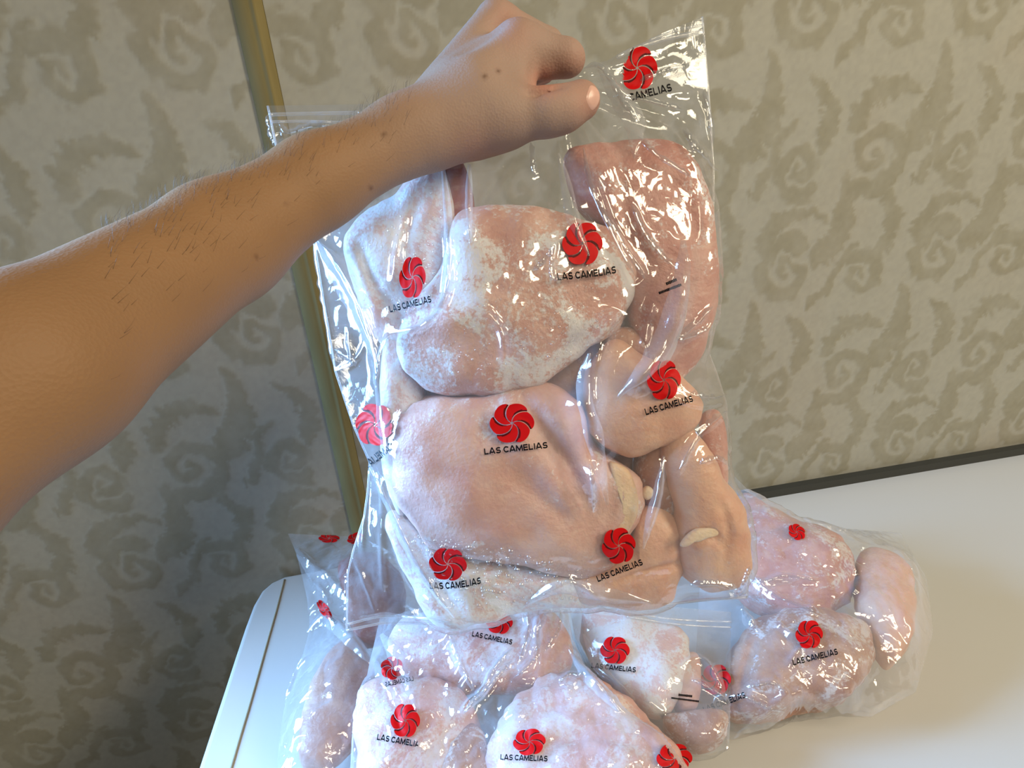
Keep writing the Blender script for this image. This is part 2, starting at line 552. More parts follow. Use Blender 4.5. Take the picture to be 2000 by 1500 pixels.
def build_table():
    base = wa * 0.5 + wb * 0.5
    root = thing('table', 'white rectangular table with rounded corner and a thin seam, against the papered wall', 'table', (base[0], base[1], 0.0))
    M = simple_mat('white_laminate', srgb(202, 202, 199), 0.32, 0.5)
    back_l = wa + wdir * 0.03
    right = wa + wdir * 1.55
    # rounded corner and left edge from where they stand on the floor plan
    cpts = on_table(np.array([556., 530, 510, 494, 478, 460, 437]), np.array([1124., 1136, 1153, 1180, 1222, 1275, 1345]))
    l_dir = (cpts[-1] - cpts[-3]); l_dir /= np.linalg.norm(l_dir)
    front_l = cpts[-1] + l_dir * 0.42
    front_r = front_l + wdir * (1.75)
    out = np.concatenate([[right], [wa + wdir * 0.8], [back_l], cpts, [front_l], [front_l + np.array([0.015, -0.02, 0])], [front_r]])[:, :2]
    n = len(out)
    bm = bmesh.new()
    top = [bm.verts.new((p[0] - base[0], p[1] - base[1], TABLE_Z)) for p in out]
    fc = bm.faces.new(top)
    r = bmesh.ops.extrude_face_region(bm, geom=[fc])
    for e in r['geom']:
        if isinstance(e, bmesh.types.BMVert):
            e.co.z -= 0.035
    bmesh.ops.recalc_face_normals(bm, faces=bm.faces)
    edges = [e for e in bm.edges if abs(e.verts[0].co.z - e.verts[1].co.z) < 1e-6 and e.verts[0].co.z > TABLE_Z - 0.001]
    bmesh.ops.bevel(bm, geom=edges, offset=0.006, segments=4, affect='EDGES', profile=0.5)
    me = bpy.data.meshes.new('tabletop'); bm.to_mesh(me); bm.free()
    me.materials.append(M)
    o = bpy.data.objects.new('tabletop', me); COL.objects.link(o); o.parent = root
    # thin seam with grime in it, parallel to the end
    sp = on_table(np.array([556., 541, 524, 505, 488, 471, 455, 430]), np.array([1132., 1190, 1250, 1318, 1378, 1435, 1490, 1575]), TABLE_Z + 0.0004)
    sp = resample(sp, 40)
    v, f = tube(local(root, sp), 0.0013, 8, 0.55)
    s = mesh_obj('seam', v, f, simple_mat('seam_grime', srgb(150, 138, 112), 0.7), root)
    s['label'] = 'thin grimy seam line across the white top'
    # dark strip along the back edge
    a = wa + wdir * 0.52; b_ = wa + wdir * 1.5
    q = np.array([a, b_, b_ + wn * 0.012, a + wn * 0.012])
    v = np.concatenate([q, q + np.array([0, 0, 0.012])])
    f = [(3, 2, 1, 0), (4, 5, 6, 7), (0, 1, 5, 4), (1, 2, 6, 5), (2, 3, 7, 6), (3, 0, 4, 7)]
    st = mesh_obj('back_strip', local(root, v), f, simple_mat('dark_strip', srgb(52, 52, 46), 0.6), root, smooth=False)
    st['label'] = 'dark strip along the back edge'
    for (dx, dy) in ((0.12, 0.10), (1.40, 0.10), (0.12, 0.62), (1.40, 0.62)):
        p = wa + wdir * dx + wn * dy
        lv, lf = tube(np.array([[p[0], p[1], 0.0], [p[0], p[1], 0.4], [p[0], p[1], TABLE_Z - 0.034]]), 0.02, 16, 1.0, (1, 0, 0))
        mesh_obj('leg', local(root, lv), lf, M, root)
    return root


build_table()


# ------------------------------------------------------------------ poultry pieces
CHICK = {
    'brown': chicken_mat('flesh_brown', srgb(198, 156, 134), srgb(168, 118, 98), 0.25, 8, 0.62),
    'rime': chicken_mat('flesh_rime', srgb(226, 188, 176), srgb(206, 156, 146), 0.62, 9, 0.53),
    'dusted': chicken_mat('flesh_dusted', srgb(224, 188, 174), srgb(204, 154, 140), 0.95, 11, 0.515),
    'pale': chicken_mat('flesh_pale', srgb(226, 192, 180), srgb(208, 160, 146), 0.9, 1, 0.59),
    'frosty': chicken_mat('flesh_frosty', srgb(230, 206, 200), srgb(218, 182, 174), 1.0, 2, 0.47),
    'pink': chicken_mat('flesh_pink', srgb(214, 166, 152), srgb(190, 128, 114), 0.8, 3, 0.57),
    'peach': chicken_mat('flesh_peach', srgb(232, 192, 164), srgb(220, 168, 140), 0.35, 4, 0.62),
    'red': chicken_mat('flesh_red', srgb(170, 92, 74), srgb(140, 66, 54), 0.3, 5, 0.62),
    'fat': chicken_mat('flesh_fat', srgb(236, 214, 184), srgb(226, 194, 160), 0.4, 7, 0.6),
    'tan': chicken_mat('flesh_tan', srgb(196, 154, 128), srgb(164, 116, 96), 0.7, 6, 0.56),
}


class Bag:
    """raster of everything that lies in a bag, in the frame of the bag"""
    def __init__(self, plane, outline_px, res=0.0015, w=0.0):
        self.pl = plane
        self.res = res
        self.free = w > 0
        u, v = plane.hit(outline_px[:, 0], outline_px[:, 1], w)
        self.poly = np.stack([u, v], 1)
        self.u0, self.v0 = u.min() - 0.01, v.min() - 0.01
        self.nx = int((u.max() - u.min() + 0.02) / res) + 1
        self.ny = int((v.max() - v.min() + 0.02) / res) + 1
        self.top = np.full((self.ny, self.nx), -1.0)
        self.bot = np.full((self.ny, self.nx), 1.0)
        gy, gx = np.meshgrid(self.v0 + np.arange(self.ny) * res, self.u0 + np.arange(self.nx) * res, indexing='ij')
        ins = np.zeros(gx.shape, bool)
        P = self.poly; n = len(P)
        for i in range(n):
            a, b = P[i], P[(i + 1) % n]
            c = ((a[1] > gy) != (b[1] > gy))
            if abs(b[1] - a[1]) > 1e-12:
                ins ^= c & (gx < (b[0] - a[0]) * (gy - a[1]) / (b[1] - a[1]) + a[0])
        self.inside = ins
        self.gx, self.gy = gx, gy

    def splat(self, u, v, w):
        i = np.clip(((u - self.u0) / self.res + 0.5).astype(int), 0, self.nx - 1)
        j = np.clip(((v - self.v0) / self.res + 0.5).astype(int), 0, self.ny - 1)
        np.maximum.at(self.top, (j, i), w)
        np.minimum.at(self.bot, (j, i), w)

    def sample(self, A, u, v):
        x = np.clip((u - self.u0) / self.res, 0, self.nx - 1.001); y = np.clip((v - self.v0) / self.res, 0, self.ny - 1.001)
        i, j = x.astype(int), y.astype(int)
        fx, fy = x - i, y - j
        return (A[j, i] * (1 - fx) + A[j, i + 1] * fx) * (1 - fy) + (A[j + 1, i] * (1 - fx) + A[j + 1, i + 1] * fx) * fy


def membrane(bag, obst, rim, iters=900, sag=0.0):
    """the film pulled tight from its seams over what lies in the bag"""
    o = obst
    for _ in range(2):                       # close the gaps between the splats
        p = np.pad(o, 1, constant_values=-1)
        o = np.max([p[1:-1, 1:-1], p[:-2, 1:-1], p[2:, 1:-1], p[1:-1, :-2], p[1:-1, 2:]], 0)
    o = o + 0.0012
    ins = bag.inside

    def solve(o, ins, h, n):
        for _ in range(n):
            a = np.pad(h, 1, mode='edge')
            h2 = 0.25 * (a[:-2, 1:-1] + a[2:, 1:-1] + a[1:-1, :-2] + a[1:-1, 2:]) - sag
            h2 = np.maximum(h + 1.0 * (h2 - h), o)
            h = np.where(ins, h2, rim)
        return h
    # coarse to fine
    levels = [8, 4, 2, 1]
    h = None
    for L in levels:
        oc, ic = o[::L, ::L], ins[::L, ::L]
        if h is None:
            h = np.where(ic, np.maximum(oc, rim), rim)
        else:
            h = np.repeat(np.repeat(h, 2, 0), 2, 1)[:oc.shape[0], :oc.shape[1]]
            if h.shape != oc.shape:
                h = np.pad(h, ((0, oc.shape[0] - h.shape[0]), (0, oc.shape[1] - h.shape[1])), mode='edge')
        h = solve(oc, ic, h, iters if L > 1 else iters // 3)
    for _ in range(3):
        a = np.pad(h, 1, mode='edge')
        h = np.where(ins, np.maximum(0.2 * (a[:-2, 1:-1] + a[2:, 1:-1] + a[1:-1, :-2] + a[1:-1, 2:] + h), o - 0.0006), h)
    return h


def chicken(bag, name, label, px, w0, tf, mat, tb=None, lump=0.004, grooves=(), seed=0, group=None, tilt=(0, 0), power=0.55, child_of=None):
    """one piece: a plump solid with its own outline, lumps and folds"""
    pl = bag.pl
    NA, NR = 128, 44
    ring = resample(px, NA, True)
    ring = ring.mean(0) + (ring - ring.mean(0)) * 1.035
    u, v = pl.hit(ring[:, 0], ring[:, 1], w0)
    cu, cv = u.mean(), v.mean()
    tb = tf * 0.55 if tb is None else tb
    lat = np.linspace(-math.pi / 2, math.pi / 2, NR)[1:-1]
    k = np.cos(lat)[:, None] ** 0.9; s = np.sin(lat)[:, None]
    U = cu + k * (u - cu); V = cv + k * (v - cv)
    hgt = np.sign(s) * np.abs(s) ** power * np.where(s > 0, tf, tb)
    Wd = w0 + np.broadcast_to(hgt, U.shape).copy() + tilt[0] * (U - cu) + tilt[1] * (V - cv)
    U = np.concatenate([[np.full(NA, cu)], U, [np.full(NA, cu)]]); V = np.concatenate([[np.full(NA, cv)], V, [np.full(NA, cv)]])
    Wd = np.concatenate([[np.full(NA, w0 - tb)], Wd, [np.full(NA, w0 + tf)]])
    kk = np.concatenate([[0], np.cos(lat), [0]])[:, None]
    P = np.stack([U, V, Wd], -1) + seed * 3.1
    nz = noise3(P * 28, seed) * 0.6 + noise3(P * 60, seed + 5) * 0.3 + noise3(P * 150, seed + 9) * 0.10
    Wd = Wd + lump * nz * (0.35 + 0.65 * (1 - kk ** 4))
    rad = lump * (0.7 * noise3(P * 40, seed + 3) + 0.35 * noise3(P * 110, seed + 4))
    dU, dV = U - cu, V - cv
    L = np.hypot(dU, dV) + 1e-6
    U = U + rad * dU / L * kk; V = V + rad * dV / L * kk
    for (gp, depth, width) in grooves:
        gp = np.asarray(gp, float)
        a, b = pl.hit(gp[:, 0], gp[:, 1], w0 + tf * 0.8)
        g = resample(np.stack([a, b], 1), 14)
        d, fr = dist_polyline(U, V, g)
        Wd = Wd - depth * np.exp(-(d / width) ** 2) * np.sin(np.pi * np.clip(fr * .96 + .02, 0, 1)) ** 0.5 * (Wd > w0)
    # the pole rows are single vertices
    Wp = pl.to_world(U, V, Wd)
    verts = np.concatenate([[Wp[0, 0]], Wp[1:-1].reshape(-1, 3), [Wp[-1, 0]]])
    n = NR - 2
    body = grid_faces(n, NA, True) + 1
    faces = [tuple(q) for q in body]
    last = len(verts) - 1
    for j in range(NA):
        faces.append((0, 1 + (j + 1) % NA, 1 + j))
        faces.append((last, 1 + (n - 1) * NA + j, 1 + (n - 1) * NA + (j + 1) % NA))
    if not bag.free:
        verts[:, 2] = np.maximum(verts[:, 2], TABLE_Z + 0.003)
    c = pl.to_world(np.array(cu), np.array(cv), np.array(w0))
    o = mesh_obj(name, verts - c, faces, CHICK[mat])
    o.location = Vector(c)
    if child_of is not None:
        o.parent = child_of
        o.location = Vector(c) - child_of.location
    else:
        tag(o, label, 'chicken', group)
    # densified splats for the film to rest on
    for a in np.linspace(0, 1, 4, endpoint=False):
        for b in np.linspace(0, 1, 3, endpoint=False):
            def mixg(G):
                H = G * (1 - a) + np.roll(G, -1, 1) * a
                return H[:-1] * (1 - b) + H[1:] * b
            bag.splat(mixg(U).ravel(), mixg(V).ravel(), mixg(Wd).ravel())
    return o


# ------------------------------------------------------------------ bags
_text_cache = {}


def _arc(cx, cy, rx, ry, a0, a1, n=9):
    return [(cx + rx * math.cos(math.radians(a0 + (a1 - a0) * k / n)), cy + ry * math.sin(math.radians(a0 + (a1 - a0) * k / n))) for k in range(n + 1)]


# stroke skeletons of a wide bold capital, cap height 1, with the width of each letter
LETTER = {
    'L': (0.86, [[(0.11, 1.0), (0.11, 0.10), (0.82, 0.10)]]),
    'A': (1.12, [[(0.06, 0.0), (0.50, 0.94), (0.62, 0.94), (1.06, 0.0)], [(0.30, 0.27), (0.82, 0.27)]]),
    'S': (1.00, [[(0.90, 0.84)] + _arc(0.56, 0.70, 0.36, 0.20, 62, 180, 7) + _arc(0.38, 0.70, 0.18, 0.20, 200, 262, 4) + [(0.60, 0.48)] + _arc(0.62, 0.30, 0.26, 0.20, 80, -90, 8) + [(0.40, 0.10), (0.10, 0.17)]]),
    'C': (1.06, [[(0.98, 0.82)] + _arc(0.54, 0.50, 0.43, 0.40, 58, 302, 14) + [(0.98, 0.18)]]),
    'M': (1.34, [[(0.11, 0.0), (0.18, 1.0)], [(0.18, 0.93), (0.67, 0.14), (1.16, 0.93)], [(1.16, 1.0), (1.23, 0.0)]]),
    'E': (0.92, [[(0.86, 0.90), (0.11, 0.90), (0.11, 0.10), (0.88, 0.10)], [(0.11, 0.51), (0.80, 0.51)]]),
    'I': (0.34, [[(0.17, 0.0), (0.17, 1.0)]]),
    ' ': (0.30, []),
}


def text_mesh(t):
    """strokes of the lettering, cap height 1 and centred"""
    if t in _text_cache:
        return _text_cache[t]
    V, F = [], []
    x = 0.0
    for ch in t:
        w, strokes = LETTER[ch]
        for st in strokes:
            p = np.array(st, float); n = len(p)
            d = np.diff(p, axis=0); d /= np.linalg.norm(d, axis=1)[:, None]
            nm = np.stack([-d[:, 1], d[:, 0]], 1)
            k0 = len(V)
            for i in range(n):
                a, b = nm[max(i - 1, 0)], nm[min(i, n - 2)]
                m = a + b; m /= max(np.linalg.norm(m), 1e-6)
                h = 0.115 / max(m @ b, 0.45)
                V.append((x + p[i, 0] + m[0] * h, p[i, 1] + m[1] * h)); V.append((x + p[i, 0] - m[0] * h, p[i, 1] - m[1] * h))
            for i in range(n - 1):
                F.append((k0 + 2 * i, k0 + 2 * i + 1, k0 + 2 * i + 3, k0 + 2 * i + 2))
        x += w + 0.10
    v = np.array(V); v -= np.array([x / 2, 0.5])
    _text_cache[t] = (v, F)
    return v, F


def flower_shapes():
    """red petals and their dark inner edges, radius 1, y down"""
    red_v, red_f, dk_v, dk_f = [], [], [], []
    nr, na = 12, 16
    for k in range(6):
        a0 = math.radians(-39 + 60 * k)
        gap = 0.022
        V = []
        for i in range(nr + 1):
            t = i / nr
            row = []
            for j in range(na + 1):
                s = j / na
                R = 0.90 + 0.135 * math.sin(math.pi * s) ** 0.8
                r = 0.07 + (R - 0.07) * t
                g = gap / max(r, 0.12)
                ang = a0 + math.radians(60) * s - math.radians(60) * (1 - min(r / 0.9, 1.12)) + g * (1 - 2 * s)
                row.append((r * math.cos(ang), r * math.sin(ang)))
            V.append(row)
        b = len(red_v)
        for row in V:
            red_v += row
        for i in range(nr):
            for j in range(na):
                q = (b + i * (na + 1) + j, b + i * (na + 1) + j + 1, b + (i + 1) * (na + 1) + j + 1, b + (i + 1) * (na + 1) + j)
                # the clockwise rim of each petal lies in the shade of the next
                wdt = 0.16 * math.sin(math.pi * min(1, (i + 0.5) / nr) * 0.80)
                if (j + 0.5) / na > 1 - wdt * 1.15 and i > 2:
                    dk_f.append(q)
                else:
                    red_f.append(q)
    return np.array(red_v), red_f, dk_f


FLOWER = flower_shapes()


class Film:
    pass


def make_bag(name, label, plane, sides, bag, front, back, res=0.001, mats=None, ridges=(), folds=None, flutter=0.0, wrinkle=0.0012, seed=0, group='bags of frozen chicken', back_res=0.003, steep=1.1):
    """front and back sheet of one bag; sides = left, right (top to bottom), top, bottom (left to right) in the photograph"""
    left, right, top, bottom = sides
    c = plane.to_world(np.array(bag.poly[:, 0].mean()), np.array(bag.poly[:, 1].mean()), np.array(0.0))
    root = thing(name, label, 'bag', c, group)

    def coons(nu, nv):
        L = np.stack(plane.hit(*resample(left, nv, smooth=False).T), 1); Rr = np.stack(plane.hit(*resample(right, nv, smooth=False).T), 1)
        T = np.stack(plane.hit(*resample(top, nu, smooth=False).T), 1); B = np.stack(plane.hit(*resample(bottom, nu, smooth=False).T), 1)
        s = np.linspace(0, 1, nu)[None, :, None]; t = np.linspace(0, 1, nv)[:, None, None]
        return (1 - t) * T[None] + t * B[None] + (1 - s) * L[:, None] + s * Rr[:, None] - (
            (1 - s) * (1 - t) * T[0] + s * (1 - t) * T[-1] + (1 - s) * t * B[0] + s * t * B[-1]), s[..., 0] + 0 * t[..., 0], t[..., 0] + 0 * s[..., 0]

    w_m = bag.poly[:, 0].max() - bag.poly[:, 0].min(); h_m = bag.poly[:, 1].max() - bag.poly[:, 1].min()
    film = Film()
    film.root, film.plane = root, plane
    rid = []
    for rp, hgt, wid in ridges:
        rp = np.asarray(rp, float)
        a, b = plane.hit(rp[:, 0], rp[:, 1], 0.0)
        for _ in range(4):
            w = bag.sample(front, a, b)
            a, b = plane.hit(rp[:, 0], rp[:, 1], w)
        rid.append((resample(np.stack([a, b], 1), max(8, 5 * len(rp))), steep * wid * 2.0, wid * 2.0))

    def height(U, V, S, T, fr=True):
        H = bag.sample(front if fr else back, U, V)
        e = np.minimum(np.minimum(S, 1 - S) * w_m, np.minimum(T, 1 - T) * h_m)
        fade = np.clip(e / 0.012, 0, 1)
        add = wrinkle * fbm2(U * 45 + seed, V * 45, seed, 3) + 0.12 * wrinkle * fbm2(U * 160, V * 160, seed + 4, 2)
        if folds is not None:
            add = add + folds(U, V)
        H = H + (np.abs(add) if fr else -np.abs(add)) * fade
        if fr:
            for pl, hgt, wid in rid:
                x0, y0 = pl.min(0) - 4 * wid; x1, y1 = pl.max(0) + 4 * wid
                m = (U > x0) & (U < x1) & (V > y0) & (V < y1)
                if not m.any():
                    continue
                d, f = dist_polyline(U[m], V[m], pl)
                jag = 1 + 0.35 * noise2(f * 9 + seed, np.full_like(f, hgt * 7e3), seed)
                H[m] += hgt * jag * np.exp(-(d / wid) ** 2 * 1.6) * np.clip(np.sin(np.pi * np.clip(f * .94 + .03, 0, 1)) * 2.2, 0, 1)
        H = H + flutter * noise2(U * 18 + 3, V * 18, seed + 8) * (1 - fade)
        return H

    film.height = height
    film.bag = bag
    for nm, fr, r, mt in (('front_film', True, res, mats[0]), ('back_film', False, back_res, mats[1])):
        nu, nv = int(w_m / r) + 2, int(h_m / r) + 2
        G, S, T = coons(nu, nv)
        H = height(G[..., 0], G[..., 1], S, T, fr)
        v = plane.to_world(G[..., 0], G[..., 1], H)
        if not bag.free:
            v[..., 2] = np.maximum(v[..., 2], TABLE_Z + (0.0022 if fr else 0.0012))
        mesh_obj(nm, local(root, v.reshape(-1, 3)), grid_faces(nv, nu), mt, root)
        if fr:
            # the built height of the front sheet on a raster, for the print to follow
            R = np.full((bag.ny, bag.nx), -9.0)
            i = np.clip(((G[..., 0] - bag.u0) / bag.res + 0.5).astype(int), 0, bag.nx - 1); j = np.clip(((G[..., 1] - bag.v0) / bag.res + 0.5).astype(int), 0, bag.ny - 1)
            np.maximum.at(R, (j.ravel(), i.ravel()), H.ravel())
            base = bag.sample(front, bag.gx, bag.gy)
            film.R = np.where(R > -8, R, base)
    film.Rb = back - 0.002
    return film


def surf(film, px, py, lift=0.0009, back=False):
    px, py = np.asarray(px, float), np.asarray(py, float)
    w = np.zeros(px.shape)
    A = film.Rb if back else film.R
    for k in range(26):
        u, v = film.plane.hit(px, py, w)
        w = w + (film.bag.sample(A, u, v) - w) * (0.8 if k < 6 else 0.35)
    u, v = film.plane.hit(px, py, w)
    return film.plane.to_world(u, v, w + lift)


def filt(v_px, faces, keep):
    if keep is None:
        return faces
    out = []
    for f in faces:
        c = np.mean([v_px[i] for i in f], axis=0)
        if keep(c[0], c[1]):
            out.append(f)
    return out


def compact(v, faces):
    ids = sorted({i for f in faces for i in f})
    mp = {a: b for b, a in enumerate(ids)}
    return v[ids], [tuple(mp[i] for i in f) for f in faces]


def logo(film, cx, cy, rx, ry, rot, tx, ty, tw, th, trot, bend=0.0, shear=0.0, back=False, keep=None, keep_t=None, mirror=False, flower=True, text=True, lift=0.0009, text_str='LAS CAMELIAS'):
    """flower emblem centred at cx,cy and its lettering centred at tx,ty"""
    c, s = math.cos(math.radians(rot)), math.sin(math.radians(rot))
    if flower:
        v, fr, fd = FLOWER
        x = v[:, 0] * (-1 if mirror else 1) * rx; y = v[:, 1] * ry
        P = np.stack([cx + c * x - s * y + shear * y, cy + s * x + c * y], 1)
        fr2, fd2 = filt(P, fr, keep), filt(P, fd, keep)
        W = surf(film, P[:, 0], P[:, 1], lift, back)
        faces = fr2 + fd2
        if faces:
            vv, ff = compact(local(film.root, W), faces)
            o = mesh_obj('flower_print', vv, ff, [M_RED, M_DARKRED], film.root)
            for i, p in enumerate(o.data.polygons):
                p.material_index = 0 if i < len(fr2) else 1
    if text:
        v, f = text_mesh(text_str)
        w0 = v[:, 0].max() - v[:, 0].min()
        ct, st = math.cos(math.radians(trot)), math.sin(math.radians(trot))
        x = v[:, 0] / w0 * tw * (-1 if mirror else 1); y = -v[:, 1] * th
        y = y + bend * ((2 * x / tw) ** 2 - 0.33)
        P = np.stack([tx + ct * x - st * y, ty + st * x + ct * y], 1)
        f = filt(P, f, keep_t)
        if f:
            W = surf(film, P[:, 0], P[:, 1], lift, back)
            vv, ff = compact(local(film.root, W), f)
            mesh_obj('lettering', vv, ff, M_BLACK, film.root, smooth=False)


def small_print(film, lines):
    """rows of print too small to read: short upright strokes run together"""
    V, F = [], []
    for (x0, y0, x1, y1, h) in lines:
        n = max(6, int(math.hypot(x1 - x0, y1 - y0) / 3.0))
        dx, dy = (x1 - x0) / n, (y1 - y0) / n
        L = math.hypot(dx, dy); nx, ny = dy / L, -dx / L
        for i in range(n):
            hh = h * (0.75 + 0.25 * random.random()) / 2
            a = (x0 + dx * (i + 0.0), y0 + dy * (i + 0.0)); b = (x0 + dx * (i + 0.93), y0 + dy * (i + 0.93))
            k = len(V)
            V += [(a[0] - nx * hh, a[1] - ny * hh), (b[0] - nx * hh, b[1] - ny * hh), (b[0] + nx * hh, b[1] + ny * hh), (a[0] + nx * hh, a[1] + ny * hh)]
            F.append((k, k + 1, k + 2, k + 3))
    V = np.array(V)
    W = surf(film, V[:, 0], V[:, 1])
    mesh_obj('small_print', local(film.root, W), F, M_BLACK, film.root, smooth=False)


def rail(film, px, r=0.0011, lift=0.0):
    p = resample(px, 60)
    W = surf(film, p[:, 0], p[:, 1], lift)
    v, f = tube(local(film.root, W), r, 8, 0.7, film.plane.n)
    mesh_obj('zip_rail', v, f, M_RAIL, film.root)


def sheen_fold(film, pts, lift=0.0010, rise=0.0028):
    """a raised fold of the sheet with a whitish reflection put into its haze; pts = x, y, width along its middle"""
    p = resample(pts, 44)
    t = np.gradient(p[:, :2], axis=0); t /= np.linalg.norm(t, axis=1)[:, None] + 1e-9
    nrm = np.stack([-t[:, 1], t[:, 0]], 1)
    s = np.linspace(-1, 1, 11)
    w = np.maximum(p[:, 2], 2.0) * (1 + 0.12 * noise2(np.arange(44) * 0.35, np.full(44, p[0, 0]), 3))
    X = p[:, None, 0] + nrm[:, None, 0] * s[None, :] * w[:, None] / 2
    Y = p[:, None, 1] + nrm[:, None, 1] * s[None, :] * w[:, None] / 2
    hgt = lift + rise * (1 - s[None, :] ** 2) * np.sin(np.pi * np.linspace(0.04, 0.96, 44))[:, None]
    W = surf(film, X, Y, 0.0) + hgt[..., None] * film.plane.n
    mesh_obj('film_sheen_fold', local(film.root, W.reshape(-1, 3)), grid_faces(44, 11), M_SHEEN_FOLD, film.root)  # milky strip imitates a band of reflected light on the film


def glint_crease(film, pts, toward, lo, hi, width=0.0032):
    """a highlight strip added on a fold: a narrow flap tilted toward one light to glint"""
    p = resample(pts, 60)
    W = surf(film, p[:, 0], p[:, 1], 0.0) - film.plane.o
    U, V, H = W @ film.plane.u, W @ film.plane.v, W @ film.plane.n
    k = np.exp(-np.linspace(-2, 2, 21) ** 2); k /= k.sum()
    H2 = np.convolve(np.pad(H, 10, mode='edge'), k, 'valid')
    H2 = H2 + max(0.0, float(np.percentile(H - H2, 90)))
    t = np.stack([np.gradient(U), np.gradient(V)], 1); t /= np.linalg.norm(t, axis=1)[:, None] + 1e-12
    e = np.stack([-t[:, 1], t[:, 0]], 1)
    e *= np.where(e @ np.array(toward) < 0, -1, 1)[:, None]
    env = np.clip(np.sin(np.pi * np.linspace(0.02, 0.98, 60)) * 2.5, 0.05, 1) * (1 + 0.3 * noise2(np.arange(60) * 0.3, np.full(60, p[0, 1]), 4))
    s = np.array([-0.35, -0.15, 0.0, 0.1, 0.2, 0.3, 0.4, 0.5, 0.6, 0.7, 0.8, 0.9, 1.0])
    th = np.radians(lo + (hi - lo) * np.clip(s, 0, 1))
    prof = np.concatenate([[0, 0, 0], -np.cumsum(np.tan(th[3:]) * np.diff(s)[2:])])
    prof[0] = -0.45; prof[1] = -0.15
    prof -= prof.min()
    wd = width * env[:, None] * s[None, :]
    uu = U[:, None] + e[:, 0:1] * wd; vv = V[:, None] + e[:, 1:2] * wd
    hh = H2[:, None] + 0.0006 + prof[None, :] * width * env[:, None]
    X = film.plane.to_world(uu, vv, hh)
    mesh_obj('film_glint_crease', local(film.root, X.reshape(-1, 3)), grid_faces(60, len(s)), M_GLINT_CREASE, film.root)  # strip shaped and glossed to give a highlight line along the fold


def droplets(film, region, n, rmin, rmax, seed):
    """condensation beads on the sheet"""
    rng = np.random.default_rng(seed)
    poly = np.asarray(region, float)
    lo, hi = poly.min(0), poly.max(0)
    pts = []
    while len(pts) < n:
        q = lo + rng.random(2) * (hi - lo)
        ins = False
        for i in range(len(poly)):
            a, b = poly[i], poly[(i + 1) % len(poly)]
            if (a[1] > q[1]) != (b[1] > q[1]) and q[0] < (b[0] - a[0]) * (q[1] - a[1]) / (b[1] - a[1]) + a[0]:
                ins = not ins
        if ins:
            pts.append(q)
    pts = np.array(pts)
    r = rmin + (rmax - rmin) * rng.random(n) ** 3
    c = surf(film, pts[:, 0], pts[:, 1], 0.0003)
    pl = film.plane
    ring = np.linspace(0, 2 * math.pi, 8, endpoint=False)
    V, F = [], []
    for k in range(n):
        b = len(V)
        for (kr, kh) in ((1.0, 0.0), (0.72, 0.42)):
            for a in ring:
                V.append(c[k] + r[k] * (kr * math.cos(a) * pl.u + kr * 1.15 * math.sin(a) * pl.v + kh * pl.n))
        V.append(c[k] + r[k] * 0.6 * pl.n)
        for j in range(8):
            F.append((b + j, b + (j + 1) % 8, b + 8 + (j + 1) % 8, b + 8 + j))
            F.append((b + 8 + j, b + 8 + (j + 1) % 8, b + 16))
    o = mesh_obj('water_droplets', local(film.root, np.array(V)), F, M_DROP, film.root)
    o['kind'] = 'stuff'


# ================================================================== the bag held up
HB = math.radians(18)
hang = Plane(cam_point(np.array(1040.), np.array(660.), np.array(0.382)), (0, -math.cos(HB), math.sin(HB)),
             tuple(math.cos(ROLL * 1.25) * U_ - math.sin(ROLL * 1.25) * R_))
h_left = [(523, 207), (540, 288), (575, 380), (612, 462), (632, 590), (655, 725), (690, 830), (722, 902), (718, 960), (711, 1010), (690, 1075), (679, 1120), (677, 1231)]
h_right = [(1372, 33), (1384, 180), (1391, 285), (1394, 335), (1393, 420), (1396, 520), (1394, 610), (1384, 690), (1400, 730), (1419, 790), (1422, 900), (1436, 960), (1455, 1040), (1463, 1120), (1459, 1167)]
h_top = [(523, 207), (705, 204), (850, 195), (960, 168), (1060, 142), (1145, 133), (1185, 120), (1222, 98), (1300, 62), (1372, 33)]
h_bottom = [(677, 1231), (745, 1217), (815, 1217), (880, 1221), (960, 1207), (1030, 1190), (1085, 1176), (1140, 1181), (1220, 1186), (1300, 1181), (1380, 1171), (1459, 1167)]
outline = np.array(h_left[:-1] + h_bottom[:-1] + h_right[::-1][:-1] + h_top[::-1][:-1], float)
hb = Bag(hang, outline, w=1e-6)
G1 = 'chicken pieces in the raised bag'
BK = [
    ('shadowed breast deep behind the crevice at mid height of the raised bag', [(800, 700), (900, 690), (1000, 700), (1090, 690), (1150, 720), (1170, 800), (1120, 850), (1000, 830), (880, 830), (810, 800)], 'pale', 14),
    ('shadowed breast behind the peach piece and the tall pink breast', [(1090, 600), (1180, 540), (1260, 560), (1310, 640), (1330, 760), (1300, 860), (1200, 900), (1130, 850), (1090, 720)], 'peach', 15),
    ('shadowed breast behind the lowest pieces of the raised bag', [(1100, 900), (1200, 860), (1290, 880), (1340, 980), (1350, 1080), (1300, 1130), (1180, 1140), (1110, 1080)], 'peach', 16),
]
for bl, bp_, bmat, bs in BK:
    chicken(hb, 'chicken_breast', bl, bp_, -0.021, 0.012, bmat, seed=bs, group=G1, lump=0.004)
chicken(hb, 'chicken_breast', 'frost-covered bluish breast piece at the upper edge of the raised bag, below the wrist', [(868, 322), (845, 328), (800, 362), (745, 412), (702, 452), (680, 492), (688, 548), (712, 604), (735, 650), (775, 676), (830, 672), (872, 640), (890, 560), (892, 470), (890, 390)], -0.005, 0.026, 'frosty', seed=1, group=G1, tb=0.02, lump=0.006,
        grooves=[([(700, 470), (735, 560), (790, 640)], 0.004, 0.004), ([(860, 340), (800, 430), (780, 560)], 0.003, 0.006)])
